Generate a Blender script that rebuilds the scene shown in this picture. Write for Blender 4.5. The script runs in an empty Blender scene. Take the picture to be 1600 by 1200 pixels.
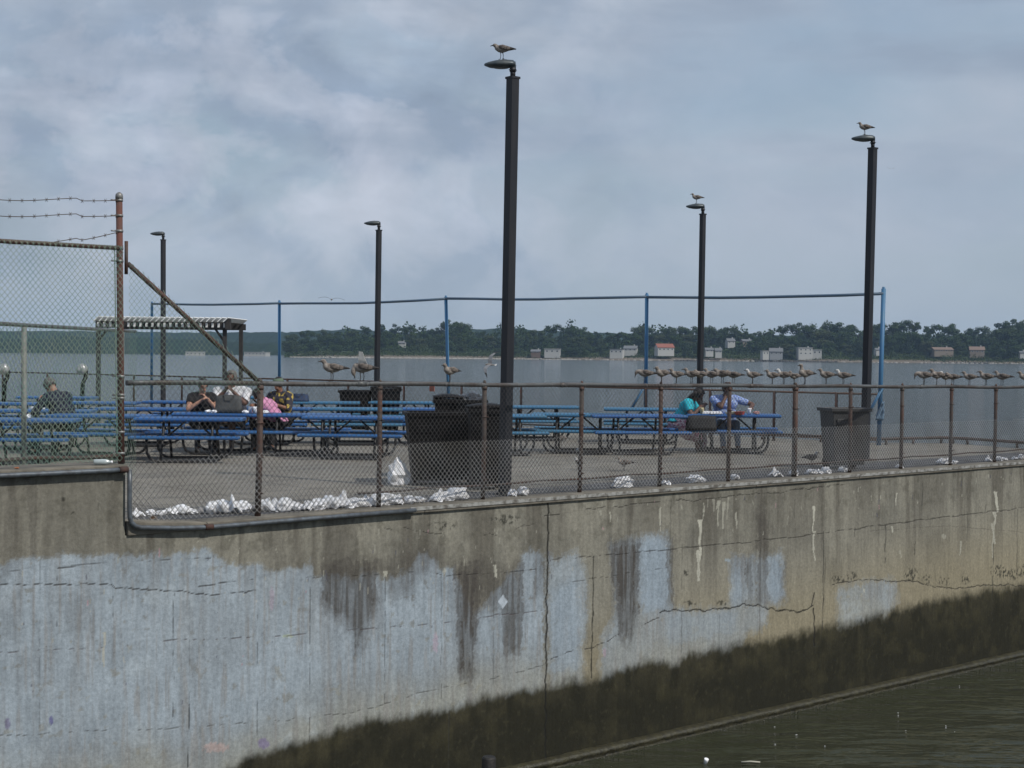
import bpy, bmesh, math, random
import numpy as np
from mathutils import Vector, Matrix, noise as mnoise
R = math.radians
random.seed(7)
rng = np.random.default_rng(7)
scene = bpy.context.scene
C = scene.collection

# ------------------------------------------------------------------ camera
EYE = 1.95                       # metres above the pier deck
F = 2400.0                       # focal length in photo pixels (1600 wide)
PITCH = math.atan(49.0 / F)
ROLL = 0.009
_r0 = Vector((1, 0, 0)); _u0 = Vector((0, math.sin(PITCH), math.cos(PITCH)))
CR = _r0 * math.cos(ROLL) + _u0 * math.sin(ROLL)
CU = _u0 * math.cos(ROLL) - _r0 * math.sin(ROLL)
CF = Vector((0, math.cos(PITCH), -math.sin(PITCH)))
cam_d = bpy.data.cameras.new('camera')
cam = bpy.data.objects.new('camera', cam_d); C.objects.link(cam)
cam_d.sensor_width = 36.0; cam_d.lens = 36.0 * F / 1600.0
cam_d.clip_start = 0.1; cam_d.clip_end = 20000
cam.matrix_world = Matrix(((CR.x, CU.x, -CF.x, 0), (CR.y, CU.y, -CF.y, 0), (CR.z, CU.z, -CF.z, EYE), (0, 0, 0, 1)))
scene.camera = cam

# ------------------------------------------------------------------ light, sky, exposure
SUN_AZ = R(128)      # compass style, clockwise from +Y (view direction)
SUN_EL = R(47)
sd = Vector((math.sin(SUN_AZ) * math.cos(SUN_EL), math.cos(SUN_AZ) * math.cos(SUN_EL), math.sin(SUN_EL)))
sun_d = bpy.data.lights.new('sun', 'SUN'); sun_d.energy = 3.1; sun_d.angle = R(0.6); sun_d.color = (1.0, 0.95, 0.87)
sun = bpy.data.objects.new('sun', sun_d); C.objects.link(sun)
sun.rotation_euler = sd.to_track_quat('Z', 'Y').to_euler()
scene.view_settings.view_transform = 'Standard'; scene.view_settings.look = 'None'
scene.view_settings.gamma = 1; scene.view_settings.exposure = 0.0

W = bpy.data.worlds.new("World"); scene.world = W; W.use_nodes = True
def world_nodes():
    nt = W.node_tree; nt.nodes.clear()
    N = nt.nodes.new; L = nt.links.new
    out = N('ShaderNodeOutputWorld'); bg = N('ShaderNodeBackground'); bg.inputs['Strength'].default_value = 0.1
    L(bg.outputs[0], out.inputs['Surface'])
    sky = N('ShaderNodeTexSky'); sky.sky_type = 'NISHITA'; sky.sun_disc = False
    sky.sun_elevation = SUN_EL; sky.sun_rotation = SUN_AZ; sky.dust_density = 2.0; sky.altitude = 0
    tc = N('ShaderNodeTexCoord')
    def math_(op, a, b=None, c=None):
        m = N('ShaderNodeMath'); m.operation = op
        for i, v in enumerate((a, b, c)):
            if v is None: continue
            if isinstance(v, (int, float)): m.inputs[i].default_value = v
            else: L(v, m.inputs[i])
        return m.outputs[0]
    def ramp(v, pts):
        r = N('ShaderNodeValToRGB'); L(v, r.inputs[0])
        el = r.color_ramp.elements
        while len(el) < len(pts): el.new(0.5)
        for e, (p, c) in zip(el, pts): e.position = p; e.color = (*c, 1) if len(c) == 3 else c
        return r.outputs[0]
    def noise(scale_vec, scale, detail, rough, off=(0, 0, 0), dist=0.0):
        mp = N('ShaderNodeMapping'); L(tc.outputs['Generated'], mp.inputs[0])
        mp.inputs['Scale'].default_value = scale_vec; mp.inputs['Location'].default_value = off
        n = N('ShaderNodeTexNoise'); L(mp.outputs[0], n.inputs['Vector'])
        n.inputs['Scale'].default_value = scale; n.inputs['Detail'].default_value = detail
        n.inputs['Roughness'].default_value = rough; n.inputs['Distortion'].default_value = dist
        return n.outputs['Fac']
    def mix(fac, a, b):
        m = N('ShaderNodeMix'); m.data_type = 'RGBA'
        if isinstance(fac, (int, float)): m.inputs['Factor'].default_value = fac
        else: L(fac, m.inputs['Factor'])
        for k, v in (('A', a), ('B', b)):
            s = [i for i in m.inputs if i.name == k and i.type == 'RGBA'][0]
            if isinstance(v, tuple): s.default_value = (*v, 1)
            else: L(v, s)
        return [o for o in m.outputs if o.type == 'RGBA'][0]
    sep = N('ShaderNodeSeparateXYZ'); L(tc.outputs['Generated'], sep.inputs[0])
    x, z = sep.outputs['X'], sep.outputs['Z']
    # all colours below are multiplied by the strength 0.1
    K = 10.5
    k = lambda r, g, b: (r * K, g * K, b * K)
    base = ramp(z, [(0.0, (0.38, 0.455, 0.52)), (0.09, (0.35, 0.44, 0.53)), (0.22, (0.32, 0.42, 0.54)), (0.6, (0.22, 0.34, 0.55))])
    bm = N('ShaderNodeVectorMath'); bm.operation = 'SCALE'; L(base, bm.inputs[0]); bm.inputs['Scale'].default_value = K
    base = mix(0.12, bm.outputs[0], sky.outputs[0])
    # broad grey cloud sheets
    n1 = noise((1, 1, 2.6), 5.0, 6, 0.50, (3.1, 0.4, 1.7), 0.3)
    m1 = ramp(n1, [(0.36, (0, 0, 0)), (0.64, (1, 1, 1))])
    c1 = mix(m1, base, k(0.41, 0.472, 0.565))
    # blue shade within the clouds
    n2 = noise((1, 1, 1.8), 9.0, 7, 0.52, (0.7, 2.2, 5.3), 0.5)
    m2 = ramp(n2, [(0.45, (0, 0, 0)), (0.60, (1, 1, 1))])
    m2 = math_('MULTIPLY', m2, ramp(x, [(0.0, (1, 1, 1)), (0.02, (0.9,) * 3), (0.12, (0.3,) * 3)]))
    m2 = math_('MULTIPLY', m2, 0.9)
    c2 = mix(m2, c1, k(0.29, 0.365, 0.48))
    # cumulus puffs, stronger to the left of the view
    n3 = noise((1, 1, 1.35), 13.0, 9, 0.56, (1.9, 7.4, 0.2), 0.35)
    m3 = ramp(n3, [(0.48, (0, 0, 0)), (0.53, (0.5,) * 3), (0.66, (1, 1, 1))])
    wl = ramp(math_('ADD', x, 0.5), [(0.42, (1, 1, 1)), (0.50, (0.75,) * 3), (0.60, (0.12,) * 3)])
    m3 = math_('MULTIPLY', m3, wl)
    c3 = mix(math_('MULTIPLY', m3, 0.62), c2, k(0.50, 0.53, 0.61))
    def relief(scv, scale, off, d, amt, det=8, rg=.55):
        na = noise(scv, scale, det, rg, off, .35); nb = noise(scv, scale, det, rg, (off[0] - d, off[1], off[2] - d * 1.3), .35)
        return math_('MULTIPLY', math_('SUBTRACT', na, nb), amt)
    wr = ramp(math_('ADD', x, 0.5), [(0.44, (1, 1, 1)), (0.53, (.55,) * 3), (0.66, (.22,) * 3)])
    rl = math_('ADD', math_('MULTIPLY', relief((1, 1, 1.35), 13.0, (1.9, 7.4, .2), .07, .50), wr), math_('MULTIPLY', relief((1, 1, 1.6), 6.0, (5.2, 1.4, 2.2), .08, .34, 7, .5), wr))
    rm = N('ShaderNodeVectorMath'); rm.operation = 'SCALE'; L(c3, rm.inputs[0]); L(math_('ADD', rl, 1.0), rm.inputs['Scale']); c3 = rm.outputs[0]
    # long horizontal sheets high up
    n4 = noise((1, 1, 4.5), 6.0, 5, 0.5, (8.2, 1.1, 3.3), 0.2)
    m4 = ramp(n4, [(0.48, (0, 0, 0)), (0.66, (1, 1, 1))])
    m4 = math_('MULTIPLY', m4, ramp(z, [(0.09, (0, 0, 0)), (0.16, (1, 1, 1))]))
    c4 = mix(math_('MULTIPLY', m4, 0.85), c3, k(0.285, 0.35, 0.45))
    # horizon haze veil
    hz = ramp(z, [(0.0, (0.85,) * 3), (0.05, (0.45,) * 3), (0.10, (0, 0, 0))])
    c5 = mix(hz, c4, k(0.375, 0.445, 0.515))
    L(c5, bg.inputs['Color'])
world_nodes()

# ------------------------------------------------------------------ projection helpers (photo pixel <-> place)
O = Vector((0, 0, EYE))
def ray(px, py):
    return (CF + CR * ((px - 800) / F) + CU * ((600 - py) / F))
def P(px, py, Y):
    d = ray(px, py); return O + d * (Y / d.y)
def G(px, py, z=0.0):
    d = ray(px, py); return O + d * ((z - EYE) / d.z)
def Hy(px):
    return 551.0 + ROLL * (px - 800)
def X_at(px, Y):                 # x of a photo column at depth Y (near the horizon)
    return P(px, Hy(px) + 60, Y).x
def Z_at(px, py, Y): return P(px, py, Y).z

# ------------------------------------------------------------------ materials
MATS = {}
def mat(name, col, col2=None, rough=0.7, metal=0.0, scale=8.0, bump=0.0, bscale=40.0, detail=4, spec=0.4, lo=0.35, hi=0.65, trans=0.0, coords='Object', stretch=(1, 1, 1)):
    if name in MATS: return MATS[name]
    m = bpy.data.materials.new(name); m.use_nodes = True
    nt = m.node_tree; N = nt.nodes.new; L = nt.links.new
    b = nt.nodes['Principled BSDF']
    b.inputs['Roughness'].default_value = rough; b.inputs['Metallic'].default_value = metal
    b.inputs['Specular IOR Level'].default_value = spec
    if trans: b.inputs['Transmission Weight'].default_value = trans
    tc = N('ShaderNodeTexCoord'); mp = N('ShaderNodeMapping'); L(tc.outputs[coords], mp.inputs[0]); mp.inputs['Scale'].default_value = stretch
    if col2 is None: col2 = tuple(c * 0.75 for c in col)
    n = N('ShaderNodeTexNoise'); n.inputs['Scale'].default_value = scale; n.inputs['Detail'].default_value = detail; n.inputs['Roughness'].default_value = 0.6
    L(mp.outputs[0], n.inputs['Vector'])
    r = N('ShaderNodeValToRGB'); L(n.outputs['Fac'], r.inputs[0])
    r.color_ramp.elements[0].position = lo; r.color_ramp.elements[0].color = (*col, 1)
    r.color_ramp.elements[1].position = hi; r.color_ramp.elements[1].color = (*col2, 1)
    L(r.outputs[0], b.inputs['Base Color'])
    if bump:
        n2 = N('ShaderNodeTexNoise'); n2.inputs['Scale'].default_value = bscale; n2.inputs['Detail'].default_value = 5
        L(mp.outputs[0], n2.inputs['Vector'])
        bp = N('ShaderNodeBump'); bp.inputs['Strength'].default_value = bump; bp.inputs['Distance'].default_value = 0.02
        L(n2.outputs['Fac'], bp.inputs['Height']); L(bp.outputs[0], b.inputs['Normal'])
    MATS[name] = m
    return m

# ------------------------------------------------------------------ mesh helpers
class MB:
    def __init__(s): s.v = []; s.f = []; s.m = []; s.sm = []
    def add(s, vs, fs, mi=0, smooth=False):
        o = len(s.v); s.v.extend([tuple(v) for v in vs])
        for f in fs: s.f.append(tuple(i + o for i in f)); s.m.append(mi); s.sm.append(smooth)
    def box(s, c, d, rz=0.0, mi=0, M=None):
        x, y, z = d[0] / 2, d[1] / 2, d[2] / 2
        vs = [Vector((i, j, k)) for k in (-z, z) for j in (-y, y) for i in (-x, x)]
        rot = Matrix.Rotation(rz, 3, 'Z') if M is None else M
        vs = [rot @ v + Vector(c) for v in vs]
        s.add(vs, [(0, 2, 3, 1), (4, 5, 7, 6), (0, 1, 5, 4), (2, 6, 7, 3), (0, 4, 6, 2), (1, 3, 7, 5)], mi)
    def taper(s, c, d0, d1, h, rz=0.0, mi=0):       # box base d0 at c, top d1 at c+h
        rot = Matrix.Rotation(rz, 3, 'Z'); vs = []
        for (dx, dy), z in ((d0, 0), (d1, h)):
            for j in (-1, 1):
                for i in (-1, 1): vs.append(rot @ Vector((i * dx / 2, j * dy / 2, z)) + Vector(c))
        s.add(vs, [(0, 2, 3, 1), (4, 5, 7, 6), (0, 1, 5, 4), (2, 6, 7, 3), (0, 4, 6, 2), (1, 3, 7, 5)], mi)
    def tube(s, pts, r, n=8, mi=0, caps=True, smooth=True, flat=1.0):
        pts = [Vector(p) for p in pts]; rs = r if isinstance(r, (list, tuple)) else [r] * len(pts)
        vs = []; prev = None
        for i, p in enumerate(pts):
            t = (pts[min(i + 1, len(pts) - 1)] - pts[max(i - 1, 0)])
            t = t.normalized() if t.length > 1e-9 else Vector((0, 0, 1))
            if prev is None:
                a = Vector((0, 0, 1)) if abs(t.z) < 0.9 else Vector((1, 0, 0))
                u = t.cross(a).normalized()
            else:
                u = (prev - t * prev.dot(t)).normalized()
            prev = u; w = t.cross(u)
            rr = rs[i]; rx, ry = rr if isinstance(rr, tuple) else (rr, rr * flat)
            for k in range(n):
                a = 2 * math.pi * (k + 0.5) / n
                vs.append(p + u * (math.cos(a) * rx) + w * (math.sin(a) * ry))
        fs = []
        for i in range(len(pts) - 1):
            for k in range(n):
                a = i * n + k; b = i * n + (k + 1) % n
                fs.append((a, b, b + n, a + n))
        s.add(vs, fs, mi, smooth)
        if caps:
            o = len(s.v) - len(vs); e = (len(pts) - 1) * n
            s.f.append(tuple(o + k for k in reversed(range(n)))); s.m.append(mi); s.sm.append(False)
            s.f.append(tuple(o + e + k for k in range(n))); s.m.append(mi); s.sm.append(False)
    def lathe(s, prof, c=(0, 0, 0), n=16, mi=0, sx=1.0, sy=1.0, smooth=True):
        vs = []
        for (r, z) in prof:
            for k in range(n):
                a = 2 * math.pi * k / n
                vs.append((c[0] + math.cos(a) * r * sx, c[1] + math.sin(a) * r * sy, c[2] + z))
        fs = [(i * n + k, i * n + (k + 1) % n, (i + 1) * n + (k + 1) % n, (i + 1) * n + k) for i in range(len(prof) - 1) for k in range(n)]
        fs.append(tuple(reversed(range(n)))); fs.append(tuple((len(prof) - 1) * n + k for k in range(n)))
        s.add(vs, fs, mi, smooth)
    def ell(s, c, r, n=10, mi=0, M=None, sub=1.0):
        prof = []; m = max(5, n // 2 + 1); vs = []; fs = []
        M = M or Matrix.Identity(3)
        for i in range(1, m):
            th = math.pi * i / m
            for k in range(n):
                a = 2 * math.pi * k / n
                vs.append(M @ Vector((r[0] * math.sin(th) * math.cos(a), r[1] * math.sin(th) * math.sin(a), r[2] * math.cos(th))) + Vector(c))
        t = len(vs); vs.append(M @ Vector((0, 0, r[2])) + Vector(c)); vs.append(M @ Vector((0, 0, -r[2])) + Vector(c))
        for i in range(m - 2):
            for k in range(n):
                a = i * n + k; b = i * n + (k + 1) % n
                fs.append((a, a + n, b + n, b))
        for k in range(n):
            fs.append((t, k, (k + 1) % n)); e = (m - 2) * n; fs.append((t + 1, e + (k + 1) % n, e + k))
        s.add(vs, fs, mi, True)
    def cap(s, a, b, ra, rb, n=10, mi=0):           # rounded tapered limb
        a = Vector(a); b = Vector(b); d = (b - a); L = d.length; t = d / L if L > 1e-9 else Vector((0, 0, 1))
        pts = []; rs = []
        for q in (0.0, 0.5, 0.85): pts.append(a - t * ra * math.cos(math.asin(min(1, q))) if q else a - t * ra); rs.append(max(ra * q, ra * 0.05))
        pts.append(a); rs.append(ra); pts.append(b); rs.append(rb)
        for q in (0.85, 0.5, 0.0): pts.append(b + t * rb * math.cos(math.asin(q)) if q else b + t * rb); rs.append(max(rb * q, rb * 0.05))
        s.tube(pts, rs, n, mi)
    def build(s, name, mats, parent=None, bevel=0.0):
        me = bpy.data.meshes.new(name); me.from_pydata(s.v, [], s.f)
        if not isinstance(mats, (list, tuple)): mats = [mats]
        for m in mats: me.materials.append(m)
        me.polygons.foreach_set('material_index', s.m); me.polygons.foreach_set('use_smooth', s.sm); me.update()
        o = bpy.data.objects.new(name, me); C.objects.link(o)
        if parent: o.parent = parent
        if bevel:
            bv = o.modifiers.new('bevel', 'BEVEL'); bv.width = bevel; bv.segments = 2; bv.limit_method = 'ANGLE'
        return o
def tag(o, label=None, cat=None, group=None, kind=None):
    if label: o['label'] = label
    if cat: o['category'] = cat
    if group: o['group'] = group
    if kind: o['kind'] = kind
    return o
def thing(name, label, cat, loc=(0, 0, 0), rz=0.0, group=None):
    o = bpy.data.objects.new(name, None); C.objects.link(o); o.location = loc; o.rotation_euler = (0, 0, rz)
    o.empty_display_size = 0.2
    return tag(o, label, cat, group)
def copy_tree(o, parent=None):
    c = o.copy(); C.objects.link(c); c.parent = parent
    for ch in list(o.children): copy_tree(ch, c)
    return c
def np_mesh(name, V, Q, mats, parent=None, smooth=False):
    me = bpy.data.meshes.new(name)
    V = np.asarray(V, dtype=np.float32); Q = np.asarray(Q, dtype=np.int32)
    me.vertices.add(len(V)); me.vertices.foreach_set('co', V.ravel())
    k = Q.shape[1]
    me.loops.add(Q.size); me.loops.foreach_set('vertex_index', Q.ravel())
    me.polygons.add(len(Q)); me.polygons.foreach_set('loop_start', np.arange(0, Q.size, k, dtype=np.int32))
    me.polygons.foreach_set('loop_total', np.full(len(Q), k, dtype=np.int32))
    me.polygons.foreach_set('use_smooth', np.full(len(Q), smooth, dtype=bool))
    me.update(calc_edges=True); me.validate()
    for m in (mats if isinstance(mats, (list, tuple)) else [mats]): me.materials.append(m)
    o = bpy.data.objects.new(name, me); C.objects.link(o)
    if parent: o.parent = parent
    return o
_perm = rng.random((64, 64, 8))
def vnoise(x, y, ch=0):          # smooth value noise
    xi = np.floor(x).astype(int); yi = np.floor(y).astype(int); fx = x - xi; fy = y - yi
    fx = fx * fx * (3 - 2 * fx); fy = fy * fy * (3 - 2 * fy); T = _perm[:, :, ch]
    g = lambda a, b: T[a % 64, b % 64]
    return (g(xi, yi) * (1 - fx) + g(xi + 1, yi) * fx) * (1 - fy) + (g(xi, yi + 1) * (1 - fx) + g(xi + 1, yi + 1) * fx) * fy
def fbm(x, y, o=4, ch=0):
    s = 0; a = 0.5; t = 0
    for i in range(o): s = s + a * vnoise(x * 2 ** i + 13.7 * i, y * 2 ** i + 5.1 * i, (ch + i) % 8); t += a; a *= 0.55
    return s / t
def inpoly(x, y, poly):
    c = np.zeros(x.shape, bool); n = len(poly)
    for i in range(n):
        x1, y1 = poly[i]; x2, y2 = poly[(i + 1) % n]
        if y1 == y2: continue
        k = ((y1 > y) != (y2 > y)) & (x < (x2 - x1) * (y - y1) / (y2 - y1) + x1); c ^= k
    return c
def sst(a, b, x):
    t = np.clip((x - a) / (b - a), 0, 1); return t * t * (3 - 2 * t)

# ------------------------------------------------------------------ the pier: lines on the plan
A0 = G(860, 777, 0.0); B0 = G(1600, 721.5, 0.0)
UD = (B0 - A0).normalized(); UD.z = 0; UD.normalize()
ND = Vector((UD.y, -UD.x, 0))            # out of the wall, towards the water and the camera
def wall_pt(u, inset=0.0, z=0.0):
    p = A0 + UD * u - ND * inset; return Vector((p.x, p.y, z))
def u_at(px, inset=0.0):                 # distance along the wall of a photo column
    t = (px - 800) / F; o = A0 - ND * inset
    return (t * o.y - o.x) / (UD.x - t * UD.y)
U_STEP = u_at(196); U_L = u_at(-260); U_R = 15.2
Z_UP = 0.70
WATER = -3.66

def deck_material():
    m = bpy.data.materials.new('deck_concrete'); m.use_nodes = True; nt = m.node_tree; N = nt.nodes.new; L = nt.links.new; b = nt.nodes['Principled BSDF']
    tc = N('ShaderNodeTexCoord'); mp = N('ShaderNodeMapping'); mp.inputs['Rotation'].default_value = (0, 0, R(-41)); L(tc.outputs['Object'], mp.inputs[0])
    def noise(s, d, r_=.6):
        n = N('ShaderNodeTexNoise'); n.inputs['Scale'].default_value = s; n.inputs['Detail'].default_value = d; n.inputs['Roughness'].default_value = r_; L(mp.outputs[0], n.inputs['Vector']); return n.outputs['Fac']
    def rr(v, pts):
        r = N('ShaderNodeValToRGB'); L(v, r.inputs[0]); el = r.color_ramp.elements
        while len(el) < len(pts): el.new(.5)
        for e, (p, c) in zip(el, pts): e.position = p; e.color = (*c, 1)
        return r.outputs[0]
    def mx(f, a, bb, mode='MIX'):
        x = N('ShaderNodeMix'); x.data_type = 'RGBA'; x.blend_type = mode
        if isinstance(f, float): x.inputs[0].default_value = f
        else: L(f, x.inputs[0])
        L(a, x.inputs[6]) if not isinstance(a, tuple) else setattr(x.inputs[6], 'default_value', (*a, 1))
        L(bb, x.inputs[7]) if not isinstance(bb, tuple) else setattr(x.inputs[7], 'default_value', (*bb, 1))
        return x.outputs[2]
    base = rr(noise(.45, 8), [(.32, (.245, .225, .190)), (.50, (.205, .190, .162)), (.68, (.150, .142, .126))])
    fine = rr(noise(14, 8, .7), [(.3, (.72,) * 3), (.7, (1.18,) * 3)])
    c = mx(1.0, base, fine, 'MULTIPLY')
    c = mx(rr(noise(1.4, 5), [(.56, (0,) * 3), (.66, (.55,) * 3)]), c, (.095, .088, .078))      # damp and greasy stains
    br = N('ShaderNodeTexBrick'); L(mp.outputs[0], br.inputs['Vector']); br.inputs['Scale'].default_value = .33; br.inputs['Mortar Size'].default_value = .006; br.inputs['Mortar Smooth'].default_value = .3; br.offset = 0
    c = mx(br.outputs['Fac'], c, (.06, .055, .05))
    vo = N('ShaderNodeTexVoronoi'); vo.inputs['Scale'].default_value = 2.2; L(mp.outputs[0], vo.inputs['Vector'])
    c = mx(rr(vo.outputs['Distance'], [(.02, (.9,) * 3), (.07, (0,) * 3)]), c, (.48, .47, .44))     # droppings
    vo = N('ShaderNodeTexVoronoi'); vo.inputs['Scale'].default_value = 3.7; L(mp.outputs[0], vo.inputs['Vector'])
    c = mx(rr(vo.outputs['Distance'], [(.04, (.8,) * 3), (.10, (0,) * 3)]), c, (.07, .065, .06))    # gum and tar spots
    L(c, b.inputs['Base Color']); b.inputs['Roughness'].default_value = .9; b.inputs['Specular IOR Level'].default_value = .2
    bp = N('ShaderNodeBump'); bp.inputs['Strength'].default_value = .3; bp.inputs['Distance'].default_value = .01; L(noise(25, 6), bp.inputs['Height']); L(bp.outputs[0], b.inputs['Normal'])
    return m
conc = deck_material()
coping_m = mat('coping_concrete', (0.20, 0.18, 0.145), (0.11, 0.10, 0.082), 0.9, scale=3.5, bump=0.4, bscale=25, detail=8)
tar = mat('gutter_asphalt', (0.105, 0.105, 0.108), (0.07, 0.07, 0.072), 0.9, scale=5, bump=0.4, bscale=60, detail=7)

# deck: a filled pier, its top one sheet
FL = [P(232, 600, 48.7), P(1375, 600, 33.4)]
fd = Vector((FL[1].x - FL[0].x, FL[1].y - FL[0].y, 0)).normalized()
cornR = Vector((9.9, 34.6, 0)); farL = Vector((FL[0].x, FL[0].y, 0)) - fd * 14
w1 = wall_pt(U_R, 0.30); w0 = wall_pt(-16, 0.30)
mid = Vector((FL[1].x, FL[1].y + 0.4, 0))
ring = [w0, w1, Vector((11.6, 31.4, 0)), cornR, mid + Vector((0, 0.7, 0)), farL + Vector((0.5, 1.0, 0)), Vector((-34, 40, 0)), Vector((-30, 18, 0))]
mb = MB(); n = len(ring)
mb.add([(p.x, p.y, 0) for p in ring] + [(p.x, p.y, -5) for p in ring], [tuple(range(n))] + [(i, i + n, (i + 1) % n + n, (i + 1) % n) for i in range(n)])
tag(mb.build('pavement', conc), kind='structure')
# darker asphalt gutter along the fence, 4 mm proud
mb = MB(); a, b, c, d = wall_pt(U_STEP, 0.36, .004), wall_pt(U_R - .3, 0.36, .004), wall_pt(U_R - .8, 1.55, .004), wall_pt(U_STEP, 1.0, .004)
mb.add([a, b, c, d], [(0, 1, 2, 3)])
tag(mb.build('path', tar), kind='structure')

# ------------------------------------------------------------------ seawall with all its paint, stains and cracks
def seawall_material():
    m = bpy.data.materials.new('seawall_surface'); m.use_nodes = True
    nt = m.node_tree; N = nt.nodes.new; L = nt.links.new; b = nt.nodes['Principled BSDF']
    at = N('ShaderNodeAttribute'); at.attribute_name = 'Col'
    tc = N('ShaderNodeTexCoord')
    def noise(sc, scale, det=8, rg=0.65):
        mp = N('ShaderNodeMapping'); L(tc.outputs['Object'], mp.inputs[0]); mp.inputs['Scale'].default_value = sc
        n = N('ShaderNodeTexNoise'); L(mp.outputs[0], n.inputs['Vector']); n.inputs['Scale'].default_value = scale
        n.inputs['Detail'].default_value = det; n.inputs['Roughness'].default_value = rg; return n.outputs['Fac']
    def rmp(v, a, b_, c0, c1):
        r = N('ShaderNodeMapRange'); L(v, r.inputs[0]); r.inputs[1].default_value = a; r.inputs[2].default_value = b_
        r.inputs[3].default_value = c0; r.inputs[4].default_value = c1; return r.outputs[0]
    g1 = rmp(noise((1, 1, 1), 22, 9, 0.7), 0.3, 0.7, 0.77, 1.21)
    g2 = rmp(noise((9, 9, 1), 1.6, 6), 0.3, 0.7, 0.84, 1.13)
    mu = N('ShaderNodeMath'); mu.operation = 'MULTIPLY'; L(g1, mu.inputs[0]); L(g2, mu.inputs[1])
    # small pits (dark) and specks (pale)
    vo = N('ShaderNodeTexVoronoi'); vo.inputs['Scale'].default_value = 11; L(tc.outputs['Object'], vo.inputs['Vector'])
    pit = rmp(vo.outputs['Distance'], 0.03, 0.075, 0.45, 1.0)
    gate = rmp(noise((1, 1, 1), 3.0, 3), 0.50, 0.56, 0.0, 1.0)
    mxp = N('ShaderNodeMix'); mxp.inputs[2].default_value = 1.0; L(gate, mxp.inputs[0]); L(pit, mxp.inputs[3])
    m2 = N('ShaderNodeMath'); m2.operation = 'MULTIPLY'; L(mu.outputs[0], m2.inputs[0]); L(mxp.outputs[0], m2.inputs[1])
    sc = N('ShaderNodeVectorMath'); sc.operation = 'SCALE'; L(at.outputs['Color'], sc.inputs[0]); L(m2.outputs[0], sc.inputs['Scale'])
    L(sc.outputs[0], b.inputs['Base Color'])
    L(at.outputs['Alpha'], b.inputs['Roughness']); ah = N('ShaderNodeAttribute'); ah.attribute_name = 'Hgt'
    ad = N('ShaderNodeMath'); ad.operation = 'MULTIPLY_ADD'; L(noise((1, 1, 1), 30, 8), ad.inputs[0]); ad.inputs[1].default_value = 0.5; L(ah.outputs['Fac'], ad.inputs[2])
    bp = N('ShaderNodeBump'); bp.inputs['Strength'].default_value = 0.55; bp.inputs['Distance'].default_value = 0.02
    L(ad.outputs[0], bp.inputs['Height']); L(bp.outputs[0], b.inputs['Normal'])
    b.inputs['Specular IOR Level'].default_value = 0.25
    return m

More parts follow.
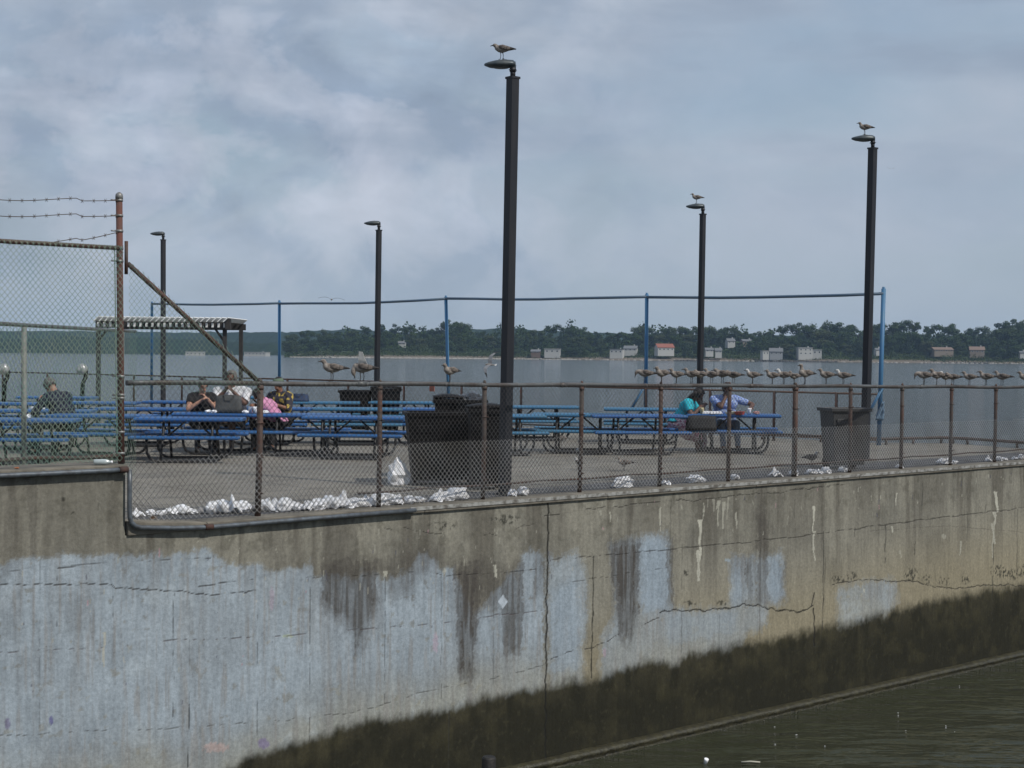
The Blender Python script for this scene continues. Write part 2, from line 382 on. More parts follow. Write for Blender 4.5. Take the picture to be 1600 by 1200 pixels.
def build_seawall():
    root = thing('concrete_seawall', 'long weathered concrete seawall with flaking blue paint and dark algae at the waterline', 'wall', wall_pt(0, 0, WATER))
    root_inv = Vector(root.location)
    s = 0.0145
    us = np.arange(U_L, U_R, s); zs = np.arange(-4.0, Z_UP - 0.05, s)
    i0 = int(np.argmin(abs(us - U_STEP))); us[i0] = U_STEP
    j0 = int(np.argmin(abs(zs + 0.07))); zs[j0] = -0.07
    U, Zg = np.meshgrid(us, zs, indexing='ij')
    X = A0.x + UD.x * U; Y = A0.y + UD.y * U
    # position of every wall point as seen in the reference framing: used only to lay out the stains on the wall
    dx, dy, dz = X, Y, Zg - EYE
    w = dx * CF.x + dy * CF.y + dz * CF.z
    px = 800 + F * (dx * CR.x + dy * CR.y + dz * CR.z) / w
    py = 600 - F * (dx * CU.x + dy * CU.y + dz * CU.z) / w
    W_ = lambda s_, o=4, ch=0, ky=1.0: fbm(U * s_, Zg * s_ * ky, o, ch)
    # ragged coordinates
    rx = px + (W_(9, 5, 1) - 0.5) * 12 + (W_(40, 3, 6) - .5) * 5; ry = py + (W_(8, 5, 2) - 0.5) * 20 + (W_(35, 3, 5) - 0.5) * 7 + (W_(22, 3, 5, .1) - 0.5) * 9
    col = np.zeros(U.shape + (3,))
    def blend(mask, c):
        nonlocal col
        mask = np.clip(mask, 0, 1)[..., None]; col = col * (1 - mask) + np.array(c) * mask
    def soft(poly, blur=6.0, k=1.0, jx=None):
        acc = 0
        for ox, oy in ((0, 0), (blur, 0), (-blur, 0), (0, blur * 1.4), (0, -blur * 1.4)):
            acc = acc + inpoly((rx if jx is None else px) + ox, (ry if jx is None else py) + oy, poly).astype(float)
        return acc / 5 * k
    # bare concrete
    n = W_(1.3, 5, 0)
    col[:] = np.array([0.240, 0.229, 0.188]); blend(sst(0.35, 0.75, n), (0.172, 0.165, 0.138))
    # warm sandy lower bare areas
    alg_x = [-400, 0, 330, 390, 450, 500, 560, 620, 700, 733, 800, 850, 900, 940, 994, 1018, 1051, 1066, 1096, 1150, 1195, 1270, 1300, 1375, 1400, 1450, 1487, 1550, 1600, 1800]
    alg_y = [1330, 1262, 1212, 1186, 1168, 1150, 1132, 1120, 1110, 1098, 1083, 1076, 1064, 1058, 1043, 1036, 1038, 1028, 1019, 1010, 1001, 987, 978, 964, 954, 942, 934, 922, 914, 885]
    alg = np.interp(px, alg_x, alg_y)
    # the same band in metres, so that it follows the wall
    blend(sst(150, 10, alg - py) * sst(820, 1000, px + (n - .5) * 120) * 0.8, (0.275, 0.24, 0.16))
    # vertical drip staining
    dr = fbm(U * 5.2, Zg * 0.35, 4, 3); dr2 = fbm(U * 2.0 + 9, Zg * 0.15, 3, 4)
    topdist = np.where(U < U_STEP, Z_UP - Zg, -Zg)
    blend(sst(0.52, 0.72, dr) * 0.65 * sst(2.3, 0.3, topdist), (0.095, 0.086, 0.07))
    blend(sst(0.50, 0.74, dr2) * 0.55 * sst(1.9, 0.1, topdist), (0.118, 0.110, 0.092))
    grime = fbm(U * 7, Zg * 7, 5, 6); blend(sst(0.56, 0.7, grime) * 0.45 * sst(1.4, 0.0, topdist), (0.085, 0.08, 0.062))
    # paint
    BL = (0.315, 0.365, 0.405); BL2 = (0.245, 0.275, 0.300)
    P1 = [(-300, 900), (0, 882), (55, 873), (100, 870), (185, 867), (187, 873), (300, 861), (320, 858), (335, 872), (350, 877), (385, 880), (410, 886), (430, 893), (470, 890), (487, 884), (490, 903),
          (560, 903), (566, 893), (600, 905), (640, 895), (650, 874), (665, 862), (678, 872), (690, 893), (712, 890), (714, 905), (740, 960), (815, 880), (818, 866), (850, 862), (851, 1250), (-300, 1500)]
    P2 = [(857, 874), (905, 868), (916, 905), (917, 960), (910, 1010), (913, 1120), (857, 1120)]
    P3 = [(953, 850), (990, 840), (1045, 836), (1050, 955), (1165, 948), (1200, 952), (1197, 975), (1165, 990), (1158, 1012), (1150, 1060), (938, 1100), (940, 1000), (960, 965), (961, 915)]
    P4 = [(1142, 872), (1222, 868), (1226, 943), (1143, 948)]
    P5 = [(1308, 926), (1335, 915), (1398, 905), (1402, 930), (1394, 952), (1360, 990), (1310, 990)]
    P6 = [(-300, 1040), (0, 1010), (300, 980), (300, 1300), (-300, 1300)]
    paint = soft(P1, 3) + soft(P2, 5) + soft(P3, 5) + soft(P4, 5) + soft(P5, 5)
    paint = np.clip(paint, 0, 1) * np.where(px > 855, .80, 1.0)
    bn = W_(2.2, 4, 5)
    pc = np.array(BL)[None, None] * (1 - sst(.3, .8, bn)[..., None] * 0.16)
    fade = sst(8, 105, alg - py + (n - .5) * 60 + (bn - .5) * 40)            # paint wears to sand towards the water
    fade = np.where(px < 860, np.minimum(1, fade + 0.0), np.minimum(1, fade + .15))
    chips = 1 - sst(0.70, 0.76, W_(9, 5, 7)) * .7
    pk = (paint * (0.30 + 0.70 * fade) * (0.25 + 0.75 * chips))[..., None]
    base_low = sst(90, 0, alg - py)[..., None] * np.array([0.285, 0.275, 0.22]) + (1 - sst(90, 0, alg - py)[..., None]) * col
    col = np.where(paint[..., None] > 0, col * (1 - paint[..., None]) + paint[..., None] * base_low, col)
    col = col * (1 - pk) + pc * pk
    blend(paint * sst(0.50, 0.72, fbm(U * 1.1, Zg * .8, 4, 2)) * 0.45, BL2)
    # streaky dirt over paint
    st = fbm(U * 11, Zg * 0.8, 4, 1); blend(paint * sst(0.48, 0.72, st) * 0.34, (0.20, 0.205, 0.205)); blend(paint * sst(.60, .70, W_(2.6, 6, 1)) * .35, (0.38, 0.43, 0.46))
    st = fbm(U * 24, Zg * 1.6, 3, 6); blend(paint * sst(0.58, 0.75, st) * 0.5, (0.24, 0.23, 0.215))
    # darker stained patches
    DK = (0.066, 0.059, 0.052)
    for poly, k in (([(500, 880), (590, 875), (590, 945), (572, 990), (555, 1030), (552, 985), (530, 965), (505, 950)], .85),
                    ([(560, 880), (700, 845), (690, 880), (655, 905), (640, 935), (606, 940), (600, 905)], .55),
                    ([(709, 885), (752, 876), (748, 955), (738, 1065), (716, 1062), (712, 960)], .95),
                    ([(752, 880), (785, 880), (785, 950), (752, 958)], .5),
                    ([(783, 900), (818, 868), (818, 935), (812, 1022), (786, 1026)], .8),
                    ([(833, 862), (852, 860), (852, 940), (835, 940)], .55),
                    ([(952, 846), (1000, 840), (998, 955), (985, 1008), (970, 1000), (960, 935)], .95),
                    ([(1040, 838), (1052, 838), (1052, 955), (1042, 955)], .8),
                    ([(1163, 872), (1174, 870), (1176, 950), (1166, 950)], .8), ([(1183, 800), (1200, 800), (1199, 950), (1184, 950)], .7),
                    ([(1143, 868), (1162, 868), (1162, 900), (1143, 905)], .4), ([(1215, 878), (1228, 878), (1228, 945), (1217, 945)], .5),
                    ([(0, 740), (22, 740), (28, 860), (10, 905), (0, 900)], .55), ([(42, 740), (58, 740), (58, 880), (46, 880)], .5),
                    ([(0, 925), (30, 925), (30, 1000), (0, 1000)], .22), ([(92, 930), (150, 925), (150, 985), (92, 990)], .22),
                    ([(400, 790), (470, 800), (460, 890), (425, 888), (405, 860)], .35), ([(505, 800), (560, 800), (560, 880), (505, 880)], .4),
                    ([(255, 815), (262, 815), (262, 870), (254, 870)], .45), ([(1180, 760), (1198, 760), (1197, 860), (1182, 860)], .5)):
        blend(soft(poly, 8) * k * (0.65 + 0.35 * sst(.3, .6, st)), DK)
    for poly, k in (([(1000, 845), (1040, 842), (1043, 952), (1004, 955)], .6), ([(1202, 872), (1218, 870), (1222, 940), (1200, 942)], .6), ([(1146, 885), (1158, 885), (1158, 945), (1146, 945)], .4),
                    ([(862, 930), (898, 900), (906, 990), (902, 1045), (862, 1050)], .5), ([(1045, 960), (1150, 955), (1150, 985), (1045, 1010)], .35)):
        blend(soft(poly, 6) * k, (0.275, 0.34, 0.405))
    # white lime streaks
    LM = (0.44, 0.43, 0.36)
    for x0, y0, y1, wd, k in ((1094, 812, 862, 3.4, .95), (1092, 860, 908, 3.6, .9), (1122, 782, 822, 2.2, .55), (1032, 792, 830, 1.6, .7), (952, 800, 818, 1.2, .8), (938, 798, 806, 1.5, .6), (1271, 790, 830, 1.6, .95), (1272, 830, 876, 1.8, .8),
                              (1400, 770, 790, 1.3, .8), (1557, 768, 800, 3.0, .9), (1555, 800, 850, 2.2, .75), (1551, 818, 872, 1.4, .6), (163, 988, 1042, 2.6, .75), (1393, 822, 832, 1.4, .8), (1349, 920, 926, 1.6, .8), (1500, 845, 868, 1.4, .6),
                              (602, 892, 902, 4.5, .7), (774, 883, 902, 3.4, .85), (693, 888, 900, 2.5, .7), (1100, 785, 812, 1.5, .6), (1150, 800, 826, 1.2, .6), (310, 845, 858, 1.2, .6), (196, 830, 850, 1.2, .5), (1407, 860, 872, 1.5, .4), (1475, 835, 842, 3.5, .4), (1115, 780, 800, 1.6, .4), (1130, 784, 826, 2.4, .6), (1137, 776, 812, 1.5, .45)):
        ww = wd * 1.0 * (1 - 0.55 * np.clip((py - y0) / (y1 - y0), 0, 1)) * (0.55 + 0.9 * vnoise(U * 0 + x0, Zg * 14, 3))
        blend((abs(px - x0 - (vnoise(U * 0, Zg * 6 + x0, 2) - .5) * 4) < ww) * (py > y0) * (py < y1) * k, LM)
    blend((abs(px - 786) / 7.5 + abs(py - 940) / 11 < 1) * .8, (0.5, 0.56, 0.62))
    r2 = random.Random(3)
    for i in range(150):                                  # gull droppings and paint flecks
        x0 = r2.uniform(0, 1600); t = r2.random(); y0 = np.interp(x0, [0, 860, 1600], [880, 790, 735]) + t * (np.interp(x0, alg_x, alg_y) - 900) * r2.uniform(.3, 1.0)
        L_ = r2.uniform(2, 9) * (1 if r2.random() < .85 else 2); wd = r2.uniform(.45, .8)
        c = LM if r2.random() < .72 else ((0.07, 0.07, 0.10) if r2.random() < .7 else (0.42, 0.25, 0.28))
        sl = np.s_[max(0, int((u_at(x0 - 8) - us[0]) / s)):int((u_at(x0 + 8) - us[0]) / s) + 2]
        k = (abs(px[sl] - x0 - (py[sl] - y0) * r2.uniform(-.15, .15)) < wd) & (py[sl] > y0) & (py[sl] < y0 + L_)
        col[sl][k] = col[sl][k] * .35 + np.array(c) * .65 * (.8 if c is LM else 1)
    for x0, y0, w0, h0, c in ((12, 1130, 5, 10, (.10, .07, .16)), (80, 1126, 3, 9, (.07, .05, .25)), (412, 1162, 10, 9, (.22, .17, .33)), (337, 1168, 22, 9, (.45, .33, .30)), (425, 935, 5, 20, (.36, .30, .36)),
                              (680, 1005, 5, 18, (.42, .33, .40)), (945, 1020, 3, 8, (.4, .3, .35)), (450, 994, 10, 2.5, (.35, .40, .25)), (1137, 875, 5, 3, (.3, .38, .45))):
        q = ((px - x0) / w0) ** 2 + ((py - y0) / h0) ** 2 + (W_(30, 3, 2) - .5) * 1.5
        blend(sst(1.0, 0.5, q) * .6, c)
    # algae and the wet foot
    am = sst(-13, 9, ry * .2 + py * .8 - alg + (fbm(U * 7, Zg * 5, 5, 5) - .5) * 20 + (fbm(U * 30, Zg * 20, 3, 2) - .5) * 5)
    an = W_(4, 5, 3)
    ac = np.array([0.0185, 0.0175, 0.010])[None, None] + sst(.45, .85, an)[..., None] * np.array([0.015, 0.013, 0.006])
    ac = ac + (sst(60, 0, py - alg) * .5)[..., None] * np.array([0.035, 0.030, 0.018]) * sst(.3, .6, fbm(U * 6, Zg * 3, 3, 1))[..., None]
    col = col * (1 - am[..., None]) + ac * am[..., None]
    blend(am * sst(.68, .78, W_(15, 4, 4)) * .4, (0.055, 0.050, 0.028))
    # form lines and cracks
    hgt = np.zeros(U.shape)
    def line(pts, wd=1.2, k=.8, jit=1.5, c=(0.035, 0.032, 0.028), brk=.0, vert=False):
        nonlocal col
        xs = [p[0] for p in pts]; ys = [p[1] for p in pts]
        if vert:
            o = np.argsort(ys); d = abs(px - np.interp(py, np.array(ys)[o], np.array(xs)[o]) - (fbm(Zg * 8, Zg * 0 + xs[0], 4, 1) - .5) * 3 * jit) + (vnoise(U * 12, Zg * 12, 4) - .3) * .5
            ok = (py > min(ys)) & (py < max(ys))
        else:
            d = abs(py - np.interp(px, xs, ys) - (fbm(U * 4.5, U * 0 + ys[0], 5, 2) - .5) * 4.5 * jit) + (vnoise(U * 12, Zg * 12, 4) - .3) * .8
            ok = (px > xs[0]) & (px < xs[-1])
        g = vnoise(U * 5, Zg * 5 + xs[0], 3)
        q = sst(wd, wd * .35, d) * ok * np.where(g < brk, 0.15, 1.0) * k
        hgt[:] = np.minimum(hgt, -q * 0.6)
        blend(q, c)
    line([(856, 780), (855, 900), (853, 1000), (852, 1200)], 1.9, .95, 1.6, (0.012, 0.012, 0.01), 0, True)
    line([(928, 868), (925, 990), (924, 1060)], 1.3, .9, 1.0, (0.02, 0.02, 0.015), .1, True)
    line([(0, 914), (60, 912), (90, 916), (175, 915), (180, 920), (240, 921), (270, 924), (310, 930), (345, 930), (400, 923)], 1.4, .85, 2.2)
    line([(310, 917), (360, 909), (395, 905)], 1.1, .8, .6); line([(90, 888), (170, 879)], 1.1, .8, .6)
    line([(1030, 958), (1060, 954), (1090, 952), (1120, 951), (1150, 947), (1190, 950), (1215, 953), (1240, 955), (1262, 951), (1271, 946)], 1.7, .95, 3.2, (0.015, 0.014, 0.012))
    line([(1272, 926), (1268, 948)], 1.3, .9, .5, vert=True); line([(1271, 950), (1273, 985), (1272, 1010)], 1.4, .95, 1.2, (0.015, 0.014, 0.012), vert=True)
    line([(1300, 912), (1340, 907), (1375, 905), (1420, 909), (1450, 914), (1480, 918), (1520, 916), (1600, 914), (1700, 908)], 1.3, .9, 2.0)
    line([(1290, 873), (1283, 1000)], 1.0, .4, .5, vert=True)
    H1 = [(-200, 1040), (0, 1020), (150, 1012), (270, 1001), (430, 994), (483, 990), (600, 981), (720, 970), (790, 960), (852, 953)]
    line(H1, 1.0, .62, 1.2, (.08, .06, .06), .35)
    line([(-200, 1170), (0, 1150), (160, 1143), (300, 1137), (400, 1128), (480, 1124), (560, 1112), (650, 1085), (760, 1062), (850, 1040)], 1.0, .6, 1.5, (.08, .08, .07), .4)
    line([(0, 893), (50, 889), (160, 880), (270, 874), (330, 872)], 1.0, .55, 1, brk=.4)
    line([(480, 903), (560, 900), (660, 893), (700, 900), (760, 896), (820, 892), (852, 888)], 1.0, .6, 1, brk=.3)
    line([(860, 876), (905, 870), (925, 870), (960, 866), (1060, 857), (1180, 846), (1290, 833), (1335, 827), (1400, 818), (1470, 809), (1600, 794)], 1.2, .75, 1, brk=.25)
    line([(860, 918), (920, 905), (1000, 893), (1045, 887)], .9, .5, 1, brk=.4)
    line([(860, 1030), (880, 1022), (927, 1010), (970, 990), (1030, 965)], 1.1, .8, 2, brk=.25)
    line([(850, 806), (880, 803), (900, 798), (1000, 788), (1100, 780), (1200, 770), (1320, 758)], 1.2, .8, 2, brk=.3)
    line([(600, 825), (760, 838), (800, 826), (850, 815)], 1.2, .6, 3, brk=.45)
    line([(1360, 830), (1480, 822), (1600, 832)], .9, .35, .6, (.08, .07, .06))
    for x0, ya, yb, k in ((62, 870, 1200, .35), (90, 890, 980, .5), (178, 870, 965, .6), (155, 735, 800, .35), (272, 870, 1120, .7), (295, 1100, 1200, .9), (297, 930, 1110, .3), (403, 940, 1150, .5), (485, 905, 1160, .6), (602, 900, 1100, .5), (690, 880, 1110, .5), (772, 840, 1070, .4),
                          (1048, 780, 880, .5), (1066, 850, 1020, .45), (1124, 960, 1030, .35), (1188, 845, 1000, .4), (1242, 780, 810, .4), (1287, 830, 985, .7), (1384, 820, 880, .75), (1336, 825, 840, .7), (1430, 820, 890, .7), (1442, 755, 790, .6), (1541, 760, 800, .6), (1512, 800, 860, .5), (1552, 840, 960, .75), (1590, 795, 900, .5), (992, 1040, 1055, .5), (702, 1110, 1200, .8), (1461, 880, 960, .3)):
        line([(x0, ya), (x0 - 1.5, yb)], 1.0, k, .8, (.03, .03, .026), .3, True)
    # crumbling spots
    for x0, y0, rx_, ry_ in ((1310, 905, 14, 7), (1330, 900, 10, 8), (1425, 898, 14, 12), (1448, 905, 9, 9), (1475, 908, 12, 9), (1508, 905, 9, 10), (1560, 893, 16, 13), (1580, 898, 18, 10), (1600, 890, 12, 12), (1078, 943, 12, 6), (1130, 942, 12, 5), (100, 780, 6, 4), (114, 802, 4, 3), (1072, 895, 5, 6), (330, 865, 6, 10), (690, 822, 25, 8), (790, 812, 30, 9)):
        q = ((px - x0) / rx_) ** 2 + ((py - y0) / ry_) ** 2
        blend(sst(1.2, .2, q) * sst(.50, .62, W_(26, 4, 6)) * .85, (0.03, 0.03, 0.024))
    # base height variation
    hgt += (W_(3, 4, 1) - .5) * .8
    # geometry: a gentle unevenness of the face and bulged foot
    nI, nJ = U.shape
    bulge = (W_(1.5, 3, 4) - .5) * 0.012
    Vx = X + ND.x * bulge; Vy = Y + ND.y * bulge
    V = np.stack([Vx - root_inv.x, Vy - root_inv.y, Zg - root_inv.z], -1).reshape(-1, 3)
    idx = np.arange(nI * nJ).reshape(nI, nJ)
    keep = (U[:-1, :-1] < U_STEP - 1e-6) | (Zg[1:, 1:] <= -0.07 + 1e-6)
    q = np.stack([idx[:-1, :-1], idx[1:, :-1], idx[1:, 1:], idx[:-1, 1:]], -1)[keep]
    # drop unused vertices
    used = np.unique(q); remap = np.full(nI * nJ, -1, np.int64); remap[used] = np.arange(len(used))
    o = np_mesh('wall_face', V[used], remap[q], seawall_material(), root, True)
    ca = o.data.attributes.new('Col', 'FLOAT_COLOR', 'POINT')
    cc = np.concatenate([col.reshape(-1, 3)[used], (0.88 - am * .12).reshape(-1, 1)[used]], 1).astype(np.float32); ca.data.foreach_set('color', cc.ravel())
    ha = o.data.attributes.new('Hgt', 'FLOAT', 'POINT'); ha.data.foreach_set('value', hgt.reshape(-1)[used].astype(np.float32))
    rel = lambda v: Vector(v) - root_inv
    # body behind the face
    mb = MB()
    def prism(u0, u1, i0, i1, z0, z1, mi=0, z1b=None):
        vs = [rel(wall_pt(u, i, z)) for z in (z0, z1) for u, i in ((u0, i0), (u1, i0), (u1, i1), (u0, i1))]
        if z1b is not None: vs[4].z += z1b; vs[7].z += z1b
        mb.add(vs, [(0, 3, 2, 1), (4, 5, 6, 7), (0, 1, 5, 4), (1, 2, 6, 5), (2, 3, 7, 6), (3, 0, 4, 7)], mi)
    prism(U_L - 6, U_R, .012, .30, -5, -.07)
    prism(U_L - 6, U_STEP - .005, .012, .5, -.07, Z_UP - .05)
    mb.build('wall_core', coping_m, root)
    # coping strips with a little overhang
    r3 = random.Random(5)
    mb = MB(); u = u_at(322); prism(U_STEP + .02, u, -.035, .36, -.072, .012, 0, .075)
    while u < U_R:
        L_ = r3.uniform(2.6, 3.4); z1 = .012 + r3.uniform(-.003, .003)
        prism(u + .004, min(u + L_, U_R + .1), -.035, .36, -.072, z1); u += L_
    mb.build('coping', coping_m, root, bevel=.012)
    mb = MB(); prism(U_L - 6, U_STEP + .01, -.045, .62, Z_UP - .055, Z_UP); mb.build('coping', coping_m, root, bevel=.012)
    # pale metal drip edge on the right hand part
    alu = mat('worn_edge_strip', (0.33, 0.33, 0.31), (0.12, 0.11, 0.095), 0.55, scale=9, lo=.42, hi=.62)
    mb = MB(); prism(u_at(640), U_R, -.045, -.036, -.035, .010); mb.build('edge_strip', alu, root)
    # dark conduit that follows the step
    pipe = mat('painted_conduit', (0.13, 0.15, 0.17), (0.075, 0.08, 0.085), 0.42, scale=14, metal=.3, spec=.5)
    pts = [rel(wall_pt(u, -.075, Z_UP - .05)) for u in np.linspace(U_L - 5, U_STEP - .25, 14)]
    mb = MB(); mb.tube(pts + [rel(wall_pt(U_STEP - .03, -.075, Z_UP - .045))], .026, 10)
    up = U_STEP + .014
    pts = [(up, Z_UP - .05), (up, .45), (up, .25), (up + .004, .14), (up + .02, .08), (up + .07, .035), (up + .13, .015)]
    uA = u_at(322); uB = u_at(500)
    pts = [rel(wall_pt(a, -.075, b)) for a, b in pts] + [rel(wall_pt(uA - .4, -.075, -.022)), rel(wall_pt(uA, -.075, -.040)), rel(wall_pt(uB, -.075, -.03)), rel(wall_pt(u_at(645), -.075, -.025))]
    mb.tube(pts, .026, 10); mb.build('conduit', pipe, root)
    rust = mat('rusty_coupling', (0.085, 0.04, 0.03), (0.05, 0.035, 0.03), 0.8, scale=20)
    for uu, zz in ((U_STEP - .06, Z_UP - .047), (uA, -.036)):
        mb = MB(); mb.tube([rel(wall_pt(uu - .05, -.075, zz)), rel(wall_pt(uu + .05, -.075, zz))], .034, 10); mb.build('coupling', rust, root)
    # foot ledge with barnacles just above the water
    foot = mat('wet_foot', (0.022, 0.020, 0.012), (0.055, 0.050, 0.026), 0.45, scale=9, bump=.8, bscale=30, detail=7)
    mb = MB(); prof = [(.02, -3.53), (-.10, -3.54), (-.13, -3.57), (-.13, -3.60), (-.10, -3.63), (-.12, -3.67), (-.30, -3.79), (-.55, -4.1)]
    uu = np.arange(U_L - 2, U_R, .12); vs = []
    for u in uu:
        for a, z in prof:
            j = (random.random() - .5) * .012; vs.append(rel(wall_pt(u, a + j, z + j)))
    k = len(prof); mb.add(vs, [(i * k + j, i * k + j + 1, (i + 1) * k + j + 1, (i + 1) * k + j) for i in range(len(uu) - 1) for j in range(k - 1)], 0, True)
    mb.build('foot_ledge', foot, root)
    peb = mat('barnacle_crust', (0.14, 0.135, 0.115), (0.05, 0.048, 0.04), 0.7, scale=25)
    mb = MB()
    for i in range(5200):
        u = random.uniform(U_L, U_R); a = -.13 - abs(random.gauss(0, .07)); z = WATER - .003 + random.uniform(-.035, .03) - (abs(a) - .13) * .25
        c = rel(wall_pt(u, a, z)); sz = random.uniform(.005, .014)
        t = [c + Vector((random.uniform(-1, 1), random.uniform(-1, 1), random.uniform(-1, 1))).normalized() * sz for _ in range(4)]
        mb.add(t, [(0, 1, 2), (0, 2, 3), (0, 3, 1), (1, 3, 2)])
    mb.build('barnacle_crust', peb, root)
build_seawall()

# ------------------------------------------------------------------ water
def water_material():
    m = bpy.data.materials.new('harbour_water'); m.use_nodes = True
    nt = m.node_tree; N = nt.nodes.new; L = nt.links.new; b = nt.nodes['Principled BSDF']
    b.inputs['Base Color'].default_value = (0.034, 0.037, 0.022, 1); b.inputs['Roughness'].default_value = 0.07
    b.inputs['IOR'].default_value = 1.333
    tc = N('ShaderNodeTexCoord')
    def wav(sc, scale, det, strength, dist, prev):
        mp = N('ShaderNodeMapping'); L(tc.outputs['Object'], mp.inputs[0]); mp.inputs['Scale'].default_value = sc
        mp.inputs['Rotation'].default_value = (0, 0, R(-12))
        n = N('ShaderNodeTexNoise'); L(mp.outputs[0], n.inputs['Vector']); n.inputs['Scale'].default_value = scale; n.inputs['Detail'].default_value = det
        n.inputs['Roughness'].default_value = .5; n.inputs['Distortion'].default_value = .4
        bp = N('ShaderNodeBump'); bp.inputs['Strength'].default_value = strength; bp.inputs['Distance'].default_value = dist
        L(n.outputs['Fac'], bp.inputs['Height'])
        if prev is not None: L(prev, bp.inputs['Normal'])
        return bp.outputs[0]
    a = wav((.55, 1.0, 1), 0.42, 3, 1.0, .34, None)
    a = wav((.5, 1.3, 1), 1.7, 3, 1.0, .17, a)
    a = wav((.55, 1.2, 1), 4.2, 2, 1.0, .045, a)
    L(a, b.inputs['Normal'])
    return m
def build_water():
    mb = MB(); mb.add([(-2300, -250, WATER), (2300, -250, WATER), (2300, 3300, WATER), (-2300, 3300, WATER)], [(0, 1, 2, 3)])
    tag(mb.build('water', water_material()), kind='structure')
build_water()
# ------------------------------------------------------------------ fences
rust_pipe = mat('rusty_fence_pipe', (0.075, 0.062, 0.055), (0.085, 0.045, 0.034), 0.75, scale=4, lo=.42, hi=.6, bump=.3, bscale=60)
redrust = mat('red_rust_post', (0.125, 0.050, 0.038), (0.085, 0.068, 0.060), 0.8, scale=2.6, lo=.45, hi=.62, bump=.3, bscale=50)
grey_pipe = mat('dull_galvanised_pipe', (0.115, 0.12, 0.12), (0.075, 0.062, 0.055), 0.5, metal=.3, scale=3, lo=.42, hi=.62)
wire_dark = mat('aged_chain_link', (0.10, 0.10, 0.098), (0.06, 0.052, 0.046), 0.7, metal=.2, scale=2)
wire_light = mat('newer_chain_link', (0.46, 0.455, 0.44), (0.30, 0.28, 0.25), 0.5, metal=.3, scale=2)
wire_green = mat('vinyl_chain_link', (0.12, 0.22, 0.18), (0.25, 0.29, 0.22), 0.55, scale=3)
galv = mat('fence_clamp', (0.30, 0.30, 0.29), (0.18, 0.17, 0.16), 0.5, metal=.4)
def chain(name, base, zbot, ztop, length, a, h, r, m, parent, org, off=0.0, sag=0.012, seed=1, label=None):
    """woven wire: base(u)->plan point (arrays), zbot(u)/ztop(u) arrays, interlocked zigzag wires"""
    k = np.arange(int(length / a)); zmax = float(np.max(ztop(np.linspace(0, length, 200)))); zmin = float(np.min(zbot(np.linspace(0, length, 200))))
    J = int((zmax - zmin) / h) + 2; j = np.arange(J)
    K, Jm = np.meshgrid(k, j, indexing='ij')
    u = (K + ((Jm + K) % 2)) * a; z = zmin + Jm * h
    u = u + (vnoise(u * 2.2 + seed, z * 2.2) - .5) * sag * 2; z = z + (vnoise(u * 1.7 + seed, z * 1.9, 3) - .5) * sag
    d = off + np.where((Jm + K) % 2 == 0, -1, 1) * r * 0.9 + (vnoise(u * .9 + seed, z * .9, 5) - .5) * sag * 1.6
    bx, by, nx, ny = base(np.clip(u, 0, length))
    Pt = np.stack([bx + nx * d, by + ny * d, z], -1)
    p0 = Pt[:, :-1].reshape(-1, 3); p1 = Pt[:, 1:].reshape(-1, 3)
    um = ((u[:, :-1] + u[:, 1:]) / 2).reshape(-1); zt = np.maximum(z[:, :-1], z[:, 1:]).reshape(-1); zb = np.minimum(z[:, :-1], z[:, 1:]).reshape(-1)
    ok = (zt <= ztop(um) + h * .4) & (zb >= zbot(um) - h * .3) & (um <= length)
    p0 = p0[ok]; p1 = p1[ok]; t = p1 - p0; t /= np.linalg.norm(t, axis=1)[:, None] + 1e-9
    nn = np.stack([np.broadcast_to(np.mean(nx), len(p0)), np.broadcast_to(np.mean(ny), len(p0)), np.zeros(len(p0))], -1)
    w = np.cross(t, nn); w /= np.linalg.norm(w, axis=1)[:, None] + 1e-9; nn2 = np.cross(w, t)
    V = np.empty((len(p0), 6, 3))
    for q in range(3):
        an = 2 * math.pi * q / 3; o_ = (w * math.cos(an) + nn2 * math.sin(an)) * r
        V[:, q] = p0 + o_; V[:, q + 3] = p1 + o_
    b0 = np.arange(len(p0))[:, None] * 6
    Q = np.concatenate([b0 + np.array([[0, 1, 4, 3]]), b0 + np.array([[1, 2, 5, 4]]), b0 + np.array([[2, 0, 3, 5]])])
    V = V.reshape(-1, 3) - np.array(org)
    return np_mesh(name, V, Q, m, parent, False)
def wall_base(u0, inset):
    b = wall_pt(u0, inset)
    return lambda u: (b.x + UD.x * u, b.y + UD.y * u, np.full(np.shape(u), ND.x), np.full(np.shape(u), ND.y))

INS = 0.20
def u_f(px): return u_at(px, INS)
def rail_z(px): return Z_at(px, 597 + (px - 190) * 7 / 1410 + 1.0, wall_pt(u_f(px), INS).y)
FU = [u_f(x) for x in range(190, 1760, 30)]; FZ = [rail_z(x) for x in range(190, 1760, 30)]
ztop_f = lambda u: np.interp(u, FU, FZ)

